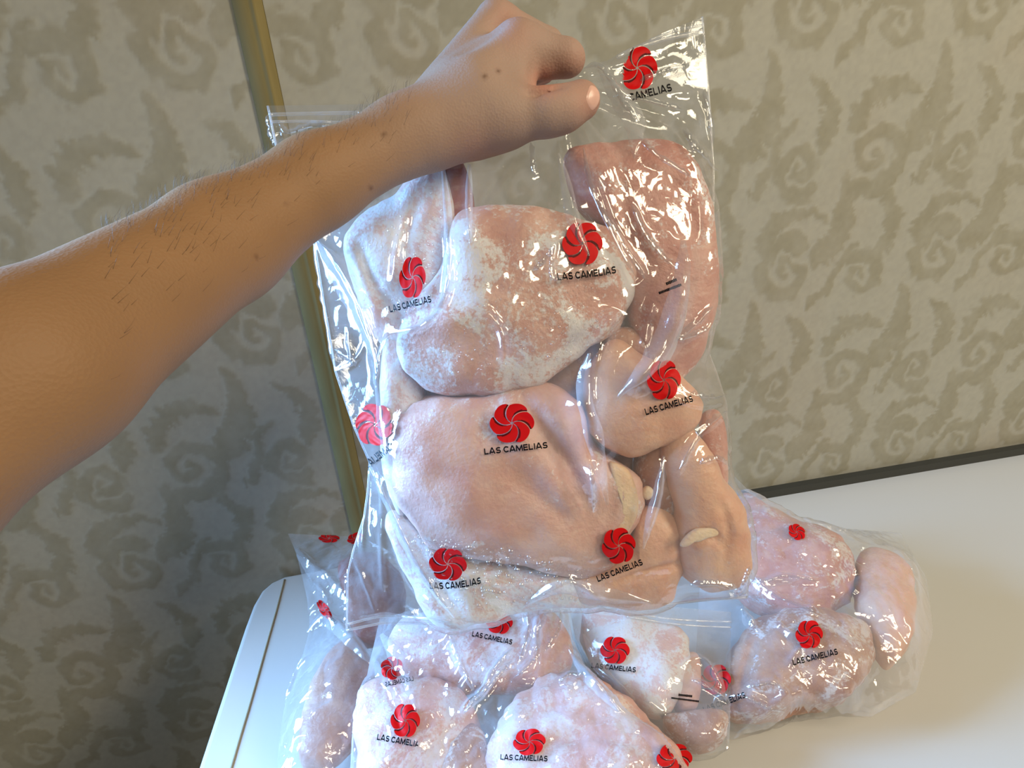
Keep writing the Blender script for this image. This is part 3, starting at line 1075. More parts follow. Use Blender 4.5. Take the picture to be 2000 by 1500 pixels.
chicken(hb, 'chicken_piece', 'thin dark red strip of flesh hanging under the wrist in the raised bag', [(873, 318), (905, 322), (920, 380), (922, 450), (905, 500), (884, 460), (876, 390)], -0.002, 0.012, 'red', seed=2, group=G1, lump=0.003)
chicken(hb, 'chicken_breast', 'broad frost-dusted breast filling the upper middle of the raised bag', [(900, 428), (960, 416), (1040, 424), (1110, 436), (1180, 452), (1225, 492), (1240, 552), (1215, 612), (1178, 655), (1112, 694), (1060, 735), (990, 760), (920, 770), (855, 758), (806, 728), (785, 680), (800, 620), (838, 560), (866, 500), (878, 455)], 0.006, 0.034, 'dusted', seed=3, group=G1, lump=0.006,
        grooves=[([(1180, 640), (1090, 690), (1040, 740)], 0.004, 0.006), ([(880, 560), (930, 640), (960, 720)], 0.002, 0.008)])
chicken(hb, 'chicken_breast', 'tall reddish pink breast curving down beside the thumb in the raised bag', [(1108, 312), (1150, 300), (1215, 287), (1282, 290), (1332, 316), (1366, 366), (1384, 430), (1390, 500), (1387, 580), (1372, 650), (1342, 715), (1305, 750), (1262, 720), (1232, 640), (1212, 550), (1180, 460), (1120, 390)], 0.000, 0.027, 'pink', seed=4, group=G1, lump=0.005,
        grooves=[([(1215, 345), (1222, 430), (1260, 520)], 0.004, 0.004), ([(1300, 330), (1350, 430), (1362, 520)], 0.002, 0.006)])
chicken(hb, 'chicken_piece', 'smooth peach piece below the dark crevice in the raised bag', [(1168, 690), (1202, 668), (1250, 690), (1300, 712), (1342, 745), (1362, 790), (1340, 832), (1300, 862), (1240, 886), (1190, 876), (1152, 842), (1145, 782), (1150, 722)], 0.010, 0.026, 'peach', seed=5, group=G1, lump=0.004)
chicken(hb, 'chicken_piece', 'small brownish wedge tucked into the crevice at mid height of the raised bag', [(1172, 668), (1205, 640), (1252, 650), (1290, 690), (1262, 716), (1215, 702)], -0.002, 0.020, 'tan', seed=6, group=G1, lump=0.003)
big = chicken(hb, 'chicken_breast', 'large smooth breast with a deep fold in the middle of the raised bag', [(838, 780), (900, 778), (960, 770), (1020, 755), (1088, 758), (1136, 795), (1158, 866), (1200, 898), (1238, 930), (1245, 985), (1215, 1050), (1160, 1098), (1100, 1110), (1030, 1096), (950, 1076), (880, 1060), (822, 1020), (782, 960), (774, 890), (790, 822)], 0.007, 0.034, 'pale', seed=7, group=G1, lump=0.006,
        grooves=[([(1010, 770), (1060, 840), (1120, 930), (1150, 1000), (1140, 1050)], 0.008, 0.006), ([(1000, 920), (1060, 970), (1130, 1030)], 0.004, 0.007), ([(1180, 920), (1195, 980), (1180, 1050)], 0.004, 0.004)])
chicken(hb, 'fat_strip', '', [(1192, 905), (1222, 915), (1240, 950), (1242, 990), (1222, 1040), (1196, 1070), (1186, 1060), (1206, 1010), (1208, 960), (1194, 930)], 0.026, 0.008, 'fat', seed=19, lump=0.002, child_of=big)['label'] = 'yellowish strip of fat along the edge'
tear = chicken(hb, 'chicken_piece', 'plump peach teardrop piece in the bottom corner of the raised bag', [(1322, 828), (1348, 838), (1374, 872), (1400, 930), (1434, 988), (1450, 1050), (1443, 1108), (1410, 1134), (1368, 1137), (1330, 1112), (1312, 1060), (1303, 990), (1296, 930), (1292, 880)], 0.008, 0.028, 'peach', seed=8, group=G1, lump=0.005,
        grooves=[([(1340, 1050), (1380, 1040), (1410, 1060)], 0.004, 0.003), ([(1405, 980), (1420, 1040), (1410, 1100)], 0.003, 0.003), ([(1325, 1065), (1360, 1045), (1395, 1040)], 0.003, 0.003)])
chicken(hb, 'fat_strip', '', [(1330, 1062), (1346, 1044), (1372, 1034), (1392, 1034), (1396, 1044), (1372, 1050), (1352, 1056), (1338, 1066)], 0.0325, 0.003, 'fat', seed=17, lump=0.0025, child_of=tear)['label'] = 'small white strip of fat'
wedge = chicken(hb, 'chicken_piece', 'brownish inner piece between the large breast and the teardrop piece', [(1244, 890), (1288, 852), (1306, 880), (1318, 950), (1306, 1000), (1262, 1000), (1240, 945)], -0.004, 0.022, 'tan', seed=9, group=G1, lump=0.004)
chicken(hb, 'fat_strip', '', [(1256, 956), (1264, 950), (1274, 956), (1272, 970), (1262, 976), (1254, 968)], 0.018, 0.004, 'fat', seed=18, lump=0.001, child_of=wedge)['label'] = 'small white knob of gristle'
chicken(hb, 'chicken_piece', 'rounded peach lobe beside the lowest flower print of the raised bag', [(1236, 1004), (1274, 978), (1308, 992), (1328, 1040), (1332, 1085), (1318, 1125), (1300, 1162), (1240, 1176), (1180, 1170), (1122, 1160), (1116, 1122), (1165, 1098), (1222, 1062)], 0.005, 0.023, 'peach', seed=10, group=G1, lump=0.004,
        grooves=[([(1330, 1100), (1280, 1110), (1210, 1130)], 0.004, 0.003)])
chicken(hb, 'chicken_breast', 'flat frosted breast lying along the bottom seam of the raised bag', [(768, 1010), (812, 1016), (880, 1062), (960, 1084), (1050, 1104), (1120, 1112), (1172, 1146), (1160, 1170), (1080, 1172), (1000, 1190), (940, 1202), (890, 1212), (852, 1196), (812, 1130), (782, 1070)], 0.000, 0.024, 'frosty', seed=11, group=G1, lump=0.005,
        grooves=[([(800, 1050), (850, 1130), (900, 1200)], 0.004, 0.005)])
chicken(hb, 'chicken_piece', 'slim upright strip at the edge of the raised bag above the teardrop piece', [(1372, 812), (1400, 806), (1412, 850), (1416, 935), (1405, 972), (1388, 915), (1368, 852)], -0.003, 0.011, 'pink', seed=12, group=G1, lump=0.003)
chicken(hb, 'chicken_piece', 'bluish frosted strip along the window side of the raised bag', [(762, 650), (800, 668), (824, 760), (826, 850), (802, 930), (792, 1000), (768, 965), (750, 880), (746, 780), (750, 700)], -0.002, 0.020, 'frosty', seed=13, group=G1, lump=0.005)

hand_uv = hang.hit(np.array(1080.), np.array(160.))


def hang_folds(U, V):
    du, dv = U - hand_uv[0], V - hand_uv[1]
    r = np.hypot(du, dv); a = np.arctan2(du, -dv)
    amp = 0.0045 * np.exp(-((r - 0.045) / 0.055) ** 2)
    return amp * (noise2(a * 5.0, r * 6, 61) + 0.5 * noise2(a * 13.0, r * 8, 62))


front = membrane(hb, hb.top, 0.0)
back = -membrane(hb, -hb.bot, 0.0)
RH = 0.0016
h_ridges = [
    ([(1140, 137), (1165, 132), (1190, 158), (1215, 204), (1246, 238)], 0.0026, 0.0020),
    ([(1138, 290), (1150, 360), (1175, 420), (1210, 490), (1237, 535)], 0.0024, 0.0017),
    ([(1150, 330), (1190, 430), (1225, 490), (1258, 540), (1240, 560)], 0.0018, 0.0014),
    ([(1245, 268), (1280, 305), (1320, 330), (1348, 347)], 0.0020, 0.0016),
    ([(1332, 255), (1352, 285), (1368, 300), (1400, 336)], 0.0030, 0.0020),
    ([(1310, 258), (1335, 290), (1365, 305), (1358, 285)], 0.0020, 0.0015),
    ([(1372, 180), (1384, 230), (1391, 285)], 0.0020, 0.0016),
    ([(1232, 400), (1256, 456), (1290, 500), (1318, 522)], 0.0018, 0.0015),
    ([(1318, 666), (1350, 640), (1392, 598)], 0.0020, 0.0015),
    ([(1318, 666), (1352, 655), (1384, 640), (1393, 600)], 0.0020, 0.0015),
    ([(1417, 800), (1362, 850), (1326, 915), (1315, 945)], 0.0022, 0.0016),
    ([(1366, 905), (1398, 894), (1421, 908)], 0.0018, 0.0014),
    ([(1300, 770), (1360, 790), (1416, 782)], 0.0016, 0.0014),
    ([(1345, 768), (1380, 775), (1418, 770)], 0.0014, 0.0012),
    ([(614, 470), (634, 590), (656, 722)], 0.0022, 0.0016),
    ([(612, 458), (660, 515), (706, 600), (735, 690), (742, 770)], 0.0030, 0.0030),
    ([(866, 330), (874, 430), (878, 530), (862, 600), (822, 638), (764, 650)], 0.0028, 0.0020),
    ([(764, 650), (745, 690), (735, 752)], 0.0028, 0.0016),
    ([(655, 680), (690, 708), (658, 724)], 0.0018, 0.0014),
    ([(680, 640), (690, 700), (705, 690), (712, 670)], 0.0014, 0.0014),
    ([(917, 322), (916, 400), (917, 475)], 0.0018, 0.0020),
    ([(682, 1108), (678, 1160), (678, 1228)], 0.0022, 0.0016),
    ([(690, 1085), (712, 1130), (738, 1195)], 0.0018, 0.0014),
    ([(722, 905), (770, 1000), (826, 1110), (890, 1205)], 0.0030, 0.0020),
    ([(720, 910), (712, 1000), (708, 1080)], 0.0020, 0.0015),
    ([(748, 930), (746, 1020), (750, 1160)], 0.0014, 0.0016),
    ([(770, 1050), (800, 1130), (850, 1190)], 0.0020, 0.0018),
    ([(700, 1200), (750, 1192), (820, 1205)], 0.0018, 0.0015),
    ([(1438, 1165), (1452, 1130), (1463, 1100)], 0.0026, 0.0018),
    ([(1345, 1140), (1400, 1140), (1440, 1150)], 0.0020, 0.0016),
    ([(1040, 1180), (1085, 1140), (1120, 1130), (1180, 1170)], 0.0020, 0.0020),
    ([(1334, 470), (1328, 560), (1290, 680), (1205, 775)], 0.0060, 0.0060),
    ([(1195, 600), (1165, 700), (1150, 800)], 0.0035, 0.0045),
    ([(1120, 760), (1140, 850), (1160, 960)], 0.0035, 0.0050),
    ([(1170, 760), (1160, 820), (1190, 900)], 0.0025, 0.0035),
    ([(1310, 520), (1270, 600), (1250, 690)], 0.0016, 0.0020),
    ([(1292, 895), (1282, 960), (1262, 1035)], 0.0022, 0.0022),
    ([(1150, 900), (1156, 960), (1158, 1000)], 0.0014, 0.0014),
    ([(1230, 190), (1290, 205), (1330, 215)], 0.0018, 0.0014),
    ([(1255, 165), (1310, 130), (1345, 130)], 0.0016, 0.0014),
    ([(1200, 195), (1275, 190), (1345, 182), (1320, 190)], 0.0014, 0.0013),
    ([(1040, 270), (1038, 330), (1050, 340)], 0.0016, 0.0014),
    ([(545, 232), (560, 262), (610, 248), (650, 246)], 0.0018, 0.0014),
    ([(538, 240), (545, 270), (560, 262)], 0.0018, 0.0013),
    ([(525, 225), (532, 262), (545, 290)], 0.0020, 0.0014),
    ([(800, 400), (780, 480), (770, 560)], 0.0020, 0.0022),
    ([(940, 600), (980, 650), (985, 720)], 0.0010, 0.0018),
    ([(1050, 520), (1082, 476), (1076, 540), (1110, 545), (1140, 520)], 0.0016, 0.0013),
    ([(1360, 380), (1362, 460), (1332, 500)], 0.0018, 0.0018),
]
held = make_bag('plastic_bag', 'clear zip bag of chicken held up by the fist in front of the wall', hang, (h_left, h_right, h_top, h_bottom), hb, front, back,
                res=0.00095, mats=(M_FILM, M_FILM_B), ridges=h_ridges, steep=0.85, folds=hang_folds, flutter=0.0012, seed=5)
rail(held, [(526, 224), (600, 222), (700, 220)], 0.0012)
rail(held, [(528, 238), (600, 237), (690, 240)], 0.0009)
rail(held, [(1373, 62), (1300, 76), (1240, 95), (1205, 112)], 0.0014)
rail(held, [(1374, 48), (1320, 60), (1270, 78)], 0.0008)
rail(held, [(680, 1219), (745, 1204), (810, 1206), (880, 1212)], 0.0009)

def seam(film, pts, r=0.0007):
    p = resample(pts, 90, smooth=False)
    u, v = film.plane.hit(p[:, 0], p[:, 1], 0.0)
    W = film.plane.to_world(u, v, np.zeros(len(p)))
    vv, ff = tube(local(film.root, W), r, 6)
    mesh_obj('side_seam', vv, ff, M_RAIL, film.root)


seam(held, h_left); seam(held, h_right); seam(held, h_bottom, 0.0009)
logo(held, 1137, 476, 38, 42, 2, 1146, 535, 115, 14, -7, bend=-2)
logo(held, 806, 542, 25, 41, 4, 802, 594, 83, 13, -14)
logo(held, 1000, 826, 42, 39, 0, 1008, 875, 124, 12, -6)
logo(held, 1296, 742, 32, 39, 0, 1306, 791, 96, 13, -16)
logo(held, 875, 1101, 36, 32, 8, 890, 1140, 100, 13, -6, bend=-4)
logo(held, 1208, 1065, 32, 35, -10, 1210, 1113, 94, 12, -21)
logo(held, 1244, 134, 38, 43, 0, 1252, 186, 122, 15, -14, keep=lambda x, y: x > 1217 and not (y < 125 and x < 1222 + (125 - y) * 0.4), keep_t=lambda x, y: x > 1228)
logo(held, 732, 829, 36, 41, 6, 752, 880, 98, 15, -38, mirror=True, keep=lambda x, y: x > 690 + (y - 830) * 0.42 and x < 765, keep_t=lambda x, y: x < 762 and x > 720)
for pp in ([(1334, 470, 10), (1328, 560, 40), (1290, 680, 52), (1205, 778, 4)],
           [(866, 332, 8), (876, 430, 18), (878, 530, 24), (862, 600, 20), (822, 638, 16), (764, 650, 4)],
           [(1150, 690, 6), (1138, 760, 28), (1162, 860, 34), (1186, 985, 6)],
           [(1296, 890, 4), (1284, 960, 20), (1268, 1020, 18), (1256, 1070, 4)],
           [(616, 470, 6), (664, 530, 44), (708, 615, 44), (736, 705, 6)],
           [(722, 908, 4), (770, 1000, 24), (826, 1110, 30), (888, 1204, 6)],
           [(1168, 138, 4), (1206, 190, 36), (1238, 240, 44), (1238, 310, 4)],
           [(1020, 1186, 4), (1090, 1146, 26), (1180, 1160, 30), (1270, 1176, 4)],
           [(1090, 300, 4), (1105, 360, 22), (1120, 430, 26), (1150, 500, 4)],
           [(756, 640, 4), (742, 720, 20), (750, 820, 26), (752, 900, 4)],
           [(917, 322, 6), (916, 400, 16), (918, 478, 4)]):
    sheen_fold(held, pp)
LAMP_SIDE, WINDOW_SIDE = (0.8, 0.6), (-1.0, 0.2)
for cp in ([(1140, 136), (1166, 132), (1190, 158), (1215, 204), (1246, 238)], [(1138, 290), (1150, 360), (1175, 420), (1210, 490), (1238, 538)],
           [(1182, 420), (1215, 480), (1240, 520), (1258, 545)], [(1245, 268), (1280, 305), (1320, 330), (1348, 347)],
           [(1332, 255), (1352, 285), (1370, 302), (1399, 336)], [(1338, 250), (1345, 275), (1352, 300)], [(1372, 180), (1384, 230), (1391, 285)],
           [(1232, 400), (1256, 456), (1290, 500), (1318, 522)], [(1318, 666), (1350, 640), (1391, 600)], [(1318, 667), (1352, 656), (1384, 641)],
           [(1417, 802), (1362, 850), (1326, 915)], [(1366, 906), (1398, 895), (1420, 908)], [(1345, 768), (1380, 776), (1416, 771)],
           [(1040, 528), (1066, 500), (1084, 474)], [(1076, 478), (1076, 540), (1100, 545)], [(1230, 190), (1290, 206), (1332, 216)],
           [(1250, 160), (1300, 140), (1345, 130)], [(1150, 905), (1156, 955), (1158, 1000)], [(1036, 280), (1040, 330), (1050, 345)],
           [(545, 236), (560, 260), (608, 248), (650, 246)], [(655, 682), (690, 708), (660, 723)], [(1438, 1163), (1452, 1130), (1462, 1104)],
           [(1345, 1143), (1400, 1140), (1440, 1150)]):
    glint_crease(held, cp, LAMP_SIDE, 8, 46, 0.0026)
for cp in ([(614, 470), (634, 590), (655, 720)], [(612, 460), (662, 516), (708, 602), (734, 690), (740, 765)], [(876, 440), (879, 530), (862, 600), (822, 638), (766, 650)],
           [(764, 652), (746, 690), (736, 750)], [(680, 1110), (678, 1160), (678, 1226)], [(722, 908), (770, 1000), (826, 1110), (888, 1204)], [(524, 226), (532, 262), (542, 288)]):
    glint_crease(held, cp, WINDOW_SIDE, 25, 62, 0.0024)
small_print(held, [(1300, 555, 1321, 546, 7), (1286, 573, 1330, 556, 6)])
droplets(held, [(790, 1040), (940, 1060), (1150, 1120), (1160, 1170), (960, 1190), (860, 1190)], 420, 0.0004, 0.0016, 3)
droplets(held, [(900, 560), (1000, 560), (1060, 700), (900, 740), (820, 700)], 160, 0.0003, 0.0009, 4)
droplets(held, [(1060, 560), (1180, 560), (1180, 700), (1070, 720)], 160, 0.0003, 0.0010, 5)
droplets(held, [(700, 480), (860, 350), (870, 560), (780, 640)], 140, 0.0003, 0.0010, 6)


# ================================================================== bags on the table
def table_bag(plane, sides):
    left, right, top, bottom = sides
    out = np.array(left[:-1] + bottom[:-1] + right[::-1][:-1] + top[::-1][:-1], float)
    return Bag(plane, out, res=0.002)


GT = 'bags of frozen chicken'
# --- bag at the wall side of the table end, its top leaning on the wall
pa = on_table(np.array(640.), np.array(1520.), TABLE_Z + 0.028)
pb_u = wall_plane.hit(np.array(640.), np.array(1046.), 0.02)
pb = wall_plane.to_world(np.array(pb_u[0]), np.array(pb_u[1]), np.array(0.02))
pl1 = plane3(pa, pb, pa + wdir * 0.2, (0, 0.6, 1))
s1 = ([(563, 1045), (580, 1085), (600, 1170), (606, 1230), (588, 1290), (560, 1360), (546, 1450), (536, 1560)],
      [(702, 1047), (790, 1090), (830, 1180), (800, 1300), (770, 1420), (750, 1560)],
      [(563, 1045), (640, 1044), (702, 1047)], [(536, 1560), (640, 1570), (750, 1560)])
b1 = table_bag(pl1, s1)
chicken(b1, 'chicken_breast', 'long brownish breast lying alone in the bag beside the table seam', [(712, 1266), (690, 1258), (655, 1280), (626, 1322), (602, 1382), (590, 1440), (592, 1486), (622, 1504), (652, 1490), (700, 1440), (722, 1392), (728, 1320)], 0.0, 0.026, 'brown', seed=21, lump=0.004, group='chicken pieces in the bags on the table')
chicken(b1, 'chicken_piece', 'reddish piece standing in the bag that leans on the wall', [(668, 1112), (712, 1090), (758, 1100), (790, 1160), (770, 1240), (706, 1262), (690, 1220), (672, 1160)], 0.0, 0.018, 'red', seed=22, lump=0.004, group='chicken pieces in the bags on the table')
f1 = membrane(b1, b1.top, 0.0, 500); k1 = -membrane(b1, -b1.bot, 0.0, 500)
bag1 = make_bag('plastic_bag', 'slack clear bag leaning on the wall at the rounded table corner', pl1, s1, b1, f1, k1, res=0.0016, mats=(M_FILM_T, M_FILM_B),
                ridges=[([(578, 1075), (640, 1130), (690, 1180)], 0.003, 0.003), ([(606, 1230), (640, 1210), (690, 1250), (720, 1290)], 0.004, 0.003), ([(575, 1240), (600, 1200), (632, 1180)], 0.003, 0.002),
                        ([(600, 1130), (640, 1180), (650, 1240)], 0.003, 0.002), ([(560, 1360), (580, 1310), (600, 1290)], 0.003, 0.002)], flutter=0.003, wrinkle=0.003, seed=9, group=GT)
logo(bag1, 643, 1052, 20, 9, 0, 640, 1064, 60, 3, 0, keep=lambda x, y: y > 1046, text=False)
logo(bag1, 634, 1192, 9, 22, -35, 652, 1214, 16, 8, 35, keep_t=lambda x, y: True)
logo(bag1, 694, 1052, 16, 10, -20, 0, 0, 1, 1, 0, text=False)

# --- bag at the far end, only partly in view
pl5 = Plane(on_table(np.array(1560.), np.array(1240.), TABLE_Z + 0.045), (0, -0.25, 1), (0, 1, 0.2))
s5 = ([(1428, 925), (1392, 1020), (1366, 1150), (1358, 1300), (1362, 1425)],
      [(1760, 1040), (1810, 1130), (1820, 1240), (1790, 1350), (1700, 1400)],
      [(1428, 925), (1490, 985), (1545, 1012), (1650, 1030), (1760, 1040)],
      [(1362, 1425), (1430, 1446), (1500, 1428), (1562, 1392), (1640, 1396), (1700, 1400)])
b5 = table_bag(pl5, s5)
GC = 'chicken pieces in the bags on the table'
chicken(b5, 'chicken_breast', 'dark pink breast at the wall end of the bag by the bare table', [(1440, 985), (1500, 1015), (1580, 1046), (1650, 1090), (1660, 1160), (1600, 1205), (1520, 1195), (1450, 1160), (1425, 1080)], 0.0, 0.036, 'pink', seed=31, group=GC, lump=0.007, tb=0.03)
chicken(b5, 'chicken_breast', 'pale tan breast in front of the dark pink one by the bare table', [(1440, 1260), (1490, 1215), (1580, 1205), (1680, 1240), (1700, 1310), (1640, 1375), (1560, 1378), (1480, 1400), (1425, 1390), (1420, 1320)], 0.0, 0.036, 'tan', seed=32, group=GC, lump=0.007, tb=0.03,
        grooves=[([(1480, 1240), (1460, 1300), (1450, 1360)], 0.006, 0.005)])
chicken(b5, 'chicken_piece', 'peach piece at the outer end of the bag by the bare table', [(1680, 1090), (1760, 1120), (1780, 1220), (1740, 1300), (1700, 1260), (1670, 1180)], 0.0, 0.03, 'peach', seed=33, group=GC, lump=0.006)
f5 = membrane(b5, b5.top, 0.0, 500); k5 = -membrane(b5, -b5.bot, 0.0, 500)
bag5 = make_bag('plastic_bag', 'bulging clear bag by the bare table top, behind the flat zip edge', pl5, s5, b5, f5, k5, res=0.0015, mats=(M_FILM_T, M_FILM_B),
                ridges=[([(1460, 1125), (1490, 1140), (1530, 1128), (1600, 1138)], 0.004, 0.0022), ([(1470, 1135), (1520, 1170), (1600, 1200)], 0.004, 0.0022), ([(1445, 1185), (1458, 1210), (1470, 1225)], 0.005, 0.0025),
                        ([(1510, 1210), (1540, 1240), (1600, 1260)], 0.003, 0.002), ([(1460, 1345), (1510, 1338), (1530, 1360), (1500, 1352)], 0.004, 0.002), ([(1440, 1355), (1500, 1385), (1530, 1390)], 0.004, 0.002),
                        ([(1430, 1440), (1500, 1412), (1562, 1380)], 0.004, 0.003), ([(1540, 1300), (1565, 1270), (1600, 1290)], 0.003, 0.002)], flutter=0.003, wrinkle=0.003, seed=12, group=GT)
logo(bag5, 1397, 1330, 29, 30, 0, 1414, 1374, 86, 12, -20, lift=0.0025)
logo(bag5, 1556, 1040, 18, 14, 40, 0, 0, 1, 1, 0, text=False)
logo(bag5, 1580, 1240, 26, 28, 0, 1592, 1284, 90, 12, -14)

# --- bag with the flat zip edge
pl4 = Plane(on_table(np.array(1290.), np.array(1330.), TABLE_Z + 0.055), (0.0, -0.22, 1), (0, 1, 0.2))
s4 = ([(1112, 1185), (1124, 1250), (1160, 1318), (1222, 1390), (1300, 1440)],
      [(1428, 1195), (1427, 1290), (1426, 1380), (1424, 1462)],
      [(1112, 1185), (1170, 1176), (1260, 1180), (1340, 1188), (1428, 1195)],
      [(1300, 1440), (1340, 1475), (1380, 1475), (1424, 1462)])
b4 = table_bag(pl4, s4)
chicken(b4, 'chicken_breast', 'grey frosted breast under the flat zip edge below the raised bag', [(1140, 1215), (1210, 1205), (1280, 1225), (1338, 1262), (1332, 1335), (1302, 1388), (1262, 1388), (1205, 1340), (1150, 1270)], -0.008, 0.026, 'frosty', seed=41, group=GC, lump=0.005, tb=0.03)
chicken(b4, 'chicken_piece', 'small pale piece beside the small print on the table bag', [(1334, 1292), (1358, 1288), (1368, 1330), (1358, 1380), (1328, 1394), (1316, 1350)], -0.014, 0.018, 'pale', seed=42, group=GC, lump=0.004, tb=0.02)
chicken(b4, 'chicken_piece', 'tan piece in the lower corner of the table bag with the flat zip edge', [(1300, 1412), (1370, 1398), (1412, 1405), (1412, 1448), (1370, 1466), (1325, 1450)], -0.012, 0.02, 'tan', seed=43, group=GC, lump=0.004, tb=0.02)
f4 = membrane(b4, b4.top, 0.0, 500); k4 = -membrane(b4, -b4.bot, 0.0, 500)
bag4 = make_bag('plastic_bag', 'clear table bag with a flat straight zip edge, just below the raised bag', pl4, s4, b4, f4, k4, res=0.0013, mats=(M_FILM_T, M_FILM_B),
                ridges=[([(1105, 1240), (1150, 1310), (1220, 1360), (1300, 1400)], 0.005, 0.004), ([(1330, 1300), (1370, 1290), (1410, 1340)], 0.002, 0.002), ([(1360, 1330), (1420, 1370), (1424, 1372)], 0.002, 0.002)], flutter=0.001, wrinkle=0.0012, seed=14, group=GT)
rail(bag4, [(1205, 1190), (1290, 1206), (1360, 1212), (1428, 1214)], 0.0013)
rail(bag4, [(1225, 1204), (1300, 1216), (1360, 1222), (1428, 1225)], 0.0010)
logo(bag4, 1188, 1219, 24, 22, 0, 1212, 1238, 60, 8, -22, mirror=True, back=True)
logo(bag4, 1201, 1271, 28, 27, 5, 1199, 1305, 87, 10, 6)
small_print(bag4, [(1325, 1358, 1352, 1361, 5), (1311, 1364, 1365, 1371, 4)])

# --- bag at the front
pl3 = Plane(on_table(np.array(960.), np.array(1400.), TABLE_Z + 0.060), (0.0, -0.30, 1), (0, 1, 0.3))
s3 = ([(742, 1205), (722, 1300), (706, 1370), (692, 1460), (676, 1580)],
      [(1108, 1190), (1118, 1250), (1150, 1320), (1215, 1400), (1290, 1450), (1380, 1580)],
      [(742, 1205), (850, 1190), (980, 1180), (1108, 1190)],
      [(676, 1580), (900, 1600), (1150, 1600), (1380, 1580)])
b3 = table_bag(pl3, s3)
chicken(b3, 'chicken_breast', 'pale frosted breast just below the bottom seam of the raised bag', [(780, 1230), (860, 1205), (960, 1200), (1060, 1205), (1100, 1240), (1108, 1300), (1050, 1340), (960, 1345), (860, 1340), (790, 1310), (765, 1270)], -0.010, 0.032, 'rime', seed=51, group=GC, lump=0.006, tb=0.03)
chicken(b3, 'chicken_breast', 'ragged frosty lump at the bottom edge, in the middle of the front bag', [(985, 1420), (1030, 1365), (1100, 1335), (1190, 1355), (1255, 1420), (1310, 1480), (1330, 1560), (1180, 1585), (1000, 1585), (950, 1500)], -0.006, 0.036, 'rime', seed=52, group=GC, lump=0.010, tb=0.03,
        grooves=[([(1050, 1400), (1100, 1380), (1180, 1400)], 0.006, 0.006), ([(1080, 1450), (1160, 1440), (1240, 1460)], 0.005, 0.005)])
chicken(b3, 'chicken_breast', 'pinkish frosted piece behind the flower print near the brown breast', [(722, 1350), (800, 1335), (880, 1350), (930, 1410), (900, 1480), (860, 1570), (720, 1575), (700, 1460)], -0.008, 0.030, 'rime', seed=53, group=GC, lump=0.006, tb=0.03)
chicken(b3, 'chicken_piece', 'small yellowish frosty knob at the bottom edge of the front bag', [(880, 1440), (930, 1425), (965, 1470), (955, 1540), (900, 1575), (860, 1530)], -0.004, 0.022, 'tan', seed=54, group=GC, lump=0.008, tb=0.02)
f3 = membrane(b3, b3.top, 0.0, 500); k3 = -membrane(b3, -b3.bot, 0.0, 500)
bag3 = make_bag('plastic_bag', 'frosted clear bag nearest the camera on the table, under the raised bag', pl3, s3, b3, f3, k3, res=0.0013, mats=(M_FILM_T, M_FILM_B),
                ridges=[([(1000, 1270), (965, 1310), (945, 1350), (910, 1390), (930, 1380)], 0.005, 0.0022), ([(1000, 1290), (960, 1340), (905, 1395)], 0.004, 0.002), ([(1075, 1190), (1050, 1230), (1045, 1290), (1000, 1330)], 0.005, 0.0025),
                        ([(1030, 1190), (1030, 1240), (1010, 1300)], 0.004, 0.002), ([(1095, 1190), (1090, 1230), (1065, 1270), (1050, 1320), (1003, 1330)], 0.004, 0.002), ([(1092, 1335), (1112, 1320), (1132, 1322), (1112, 1342), (1092, 1335)], 0.003, 0.0016),
                        ([(730, 1290), (770, 1340), (785, 1380)], 0.004, 0.003), ([(872, 1235), (900, 1300), (925, 1350)], 0.005, 0.004), ([(700, 1500), (696, 1420), (720, 1330)], 0.004, 0.003),
                        ([(1110, 1260), (1150, 1320), (1215, 1395)], 0.005, 0.004)], flutter=0.002, wrinkle=0.0035, seed=16, group=GT)
logo(bag3, 975, 1215, 26, 24, 10, 962, 1247, 80, 10, 12, keep=lambda x, y: True)
logo(bag3, 792, 1408, 28, 33, 6, 783, 1448, 92, 12, 10, keep_t=lambda x, y: x < 816)
logo(bag3, 1034, 1450, 31, 26, -6, 1024, 1481, 92, 11, 2)
logo(bag3, 1317, 1482, 34, 29, 0, 1320, 1524, 100, 12, 4)
logo(bag3, 766, 1306, 22, 22, 20, 780, 1332, 56, 9, -12, mirror=True)


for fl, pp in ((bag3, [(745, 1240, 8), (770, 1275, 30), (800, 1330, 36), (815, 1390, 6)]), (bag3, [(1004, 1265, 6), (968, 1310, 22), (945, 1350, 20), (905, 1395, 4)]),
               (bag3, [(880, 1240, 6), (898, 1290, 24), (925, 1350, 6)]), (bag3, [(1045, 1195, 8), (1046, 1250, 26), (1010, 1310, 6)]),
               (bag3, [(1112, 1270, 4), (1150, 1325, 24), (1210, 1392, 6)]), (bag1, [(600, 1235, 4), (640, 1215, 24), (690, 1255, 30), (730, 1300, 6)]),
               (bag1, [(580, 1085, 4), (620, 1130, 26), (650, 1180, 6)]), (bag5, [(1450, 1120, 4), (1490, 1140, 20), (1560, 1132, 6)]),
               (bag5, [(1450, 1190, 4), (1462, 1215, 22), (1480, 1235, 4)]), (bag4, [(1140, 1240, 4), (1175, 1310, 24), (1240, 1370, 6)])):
    sheen_fold(fl, pp, 0.0012, 0.004)


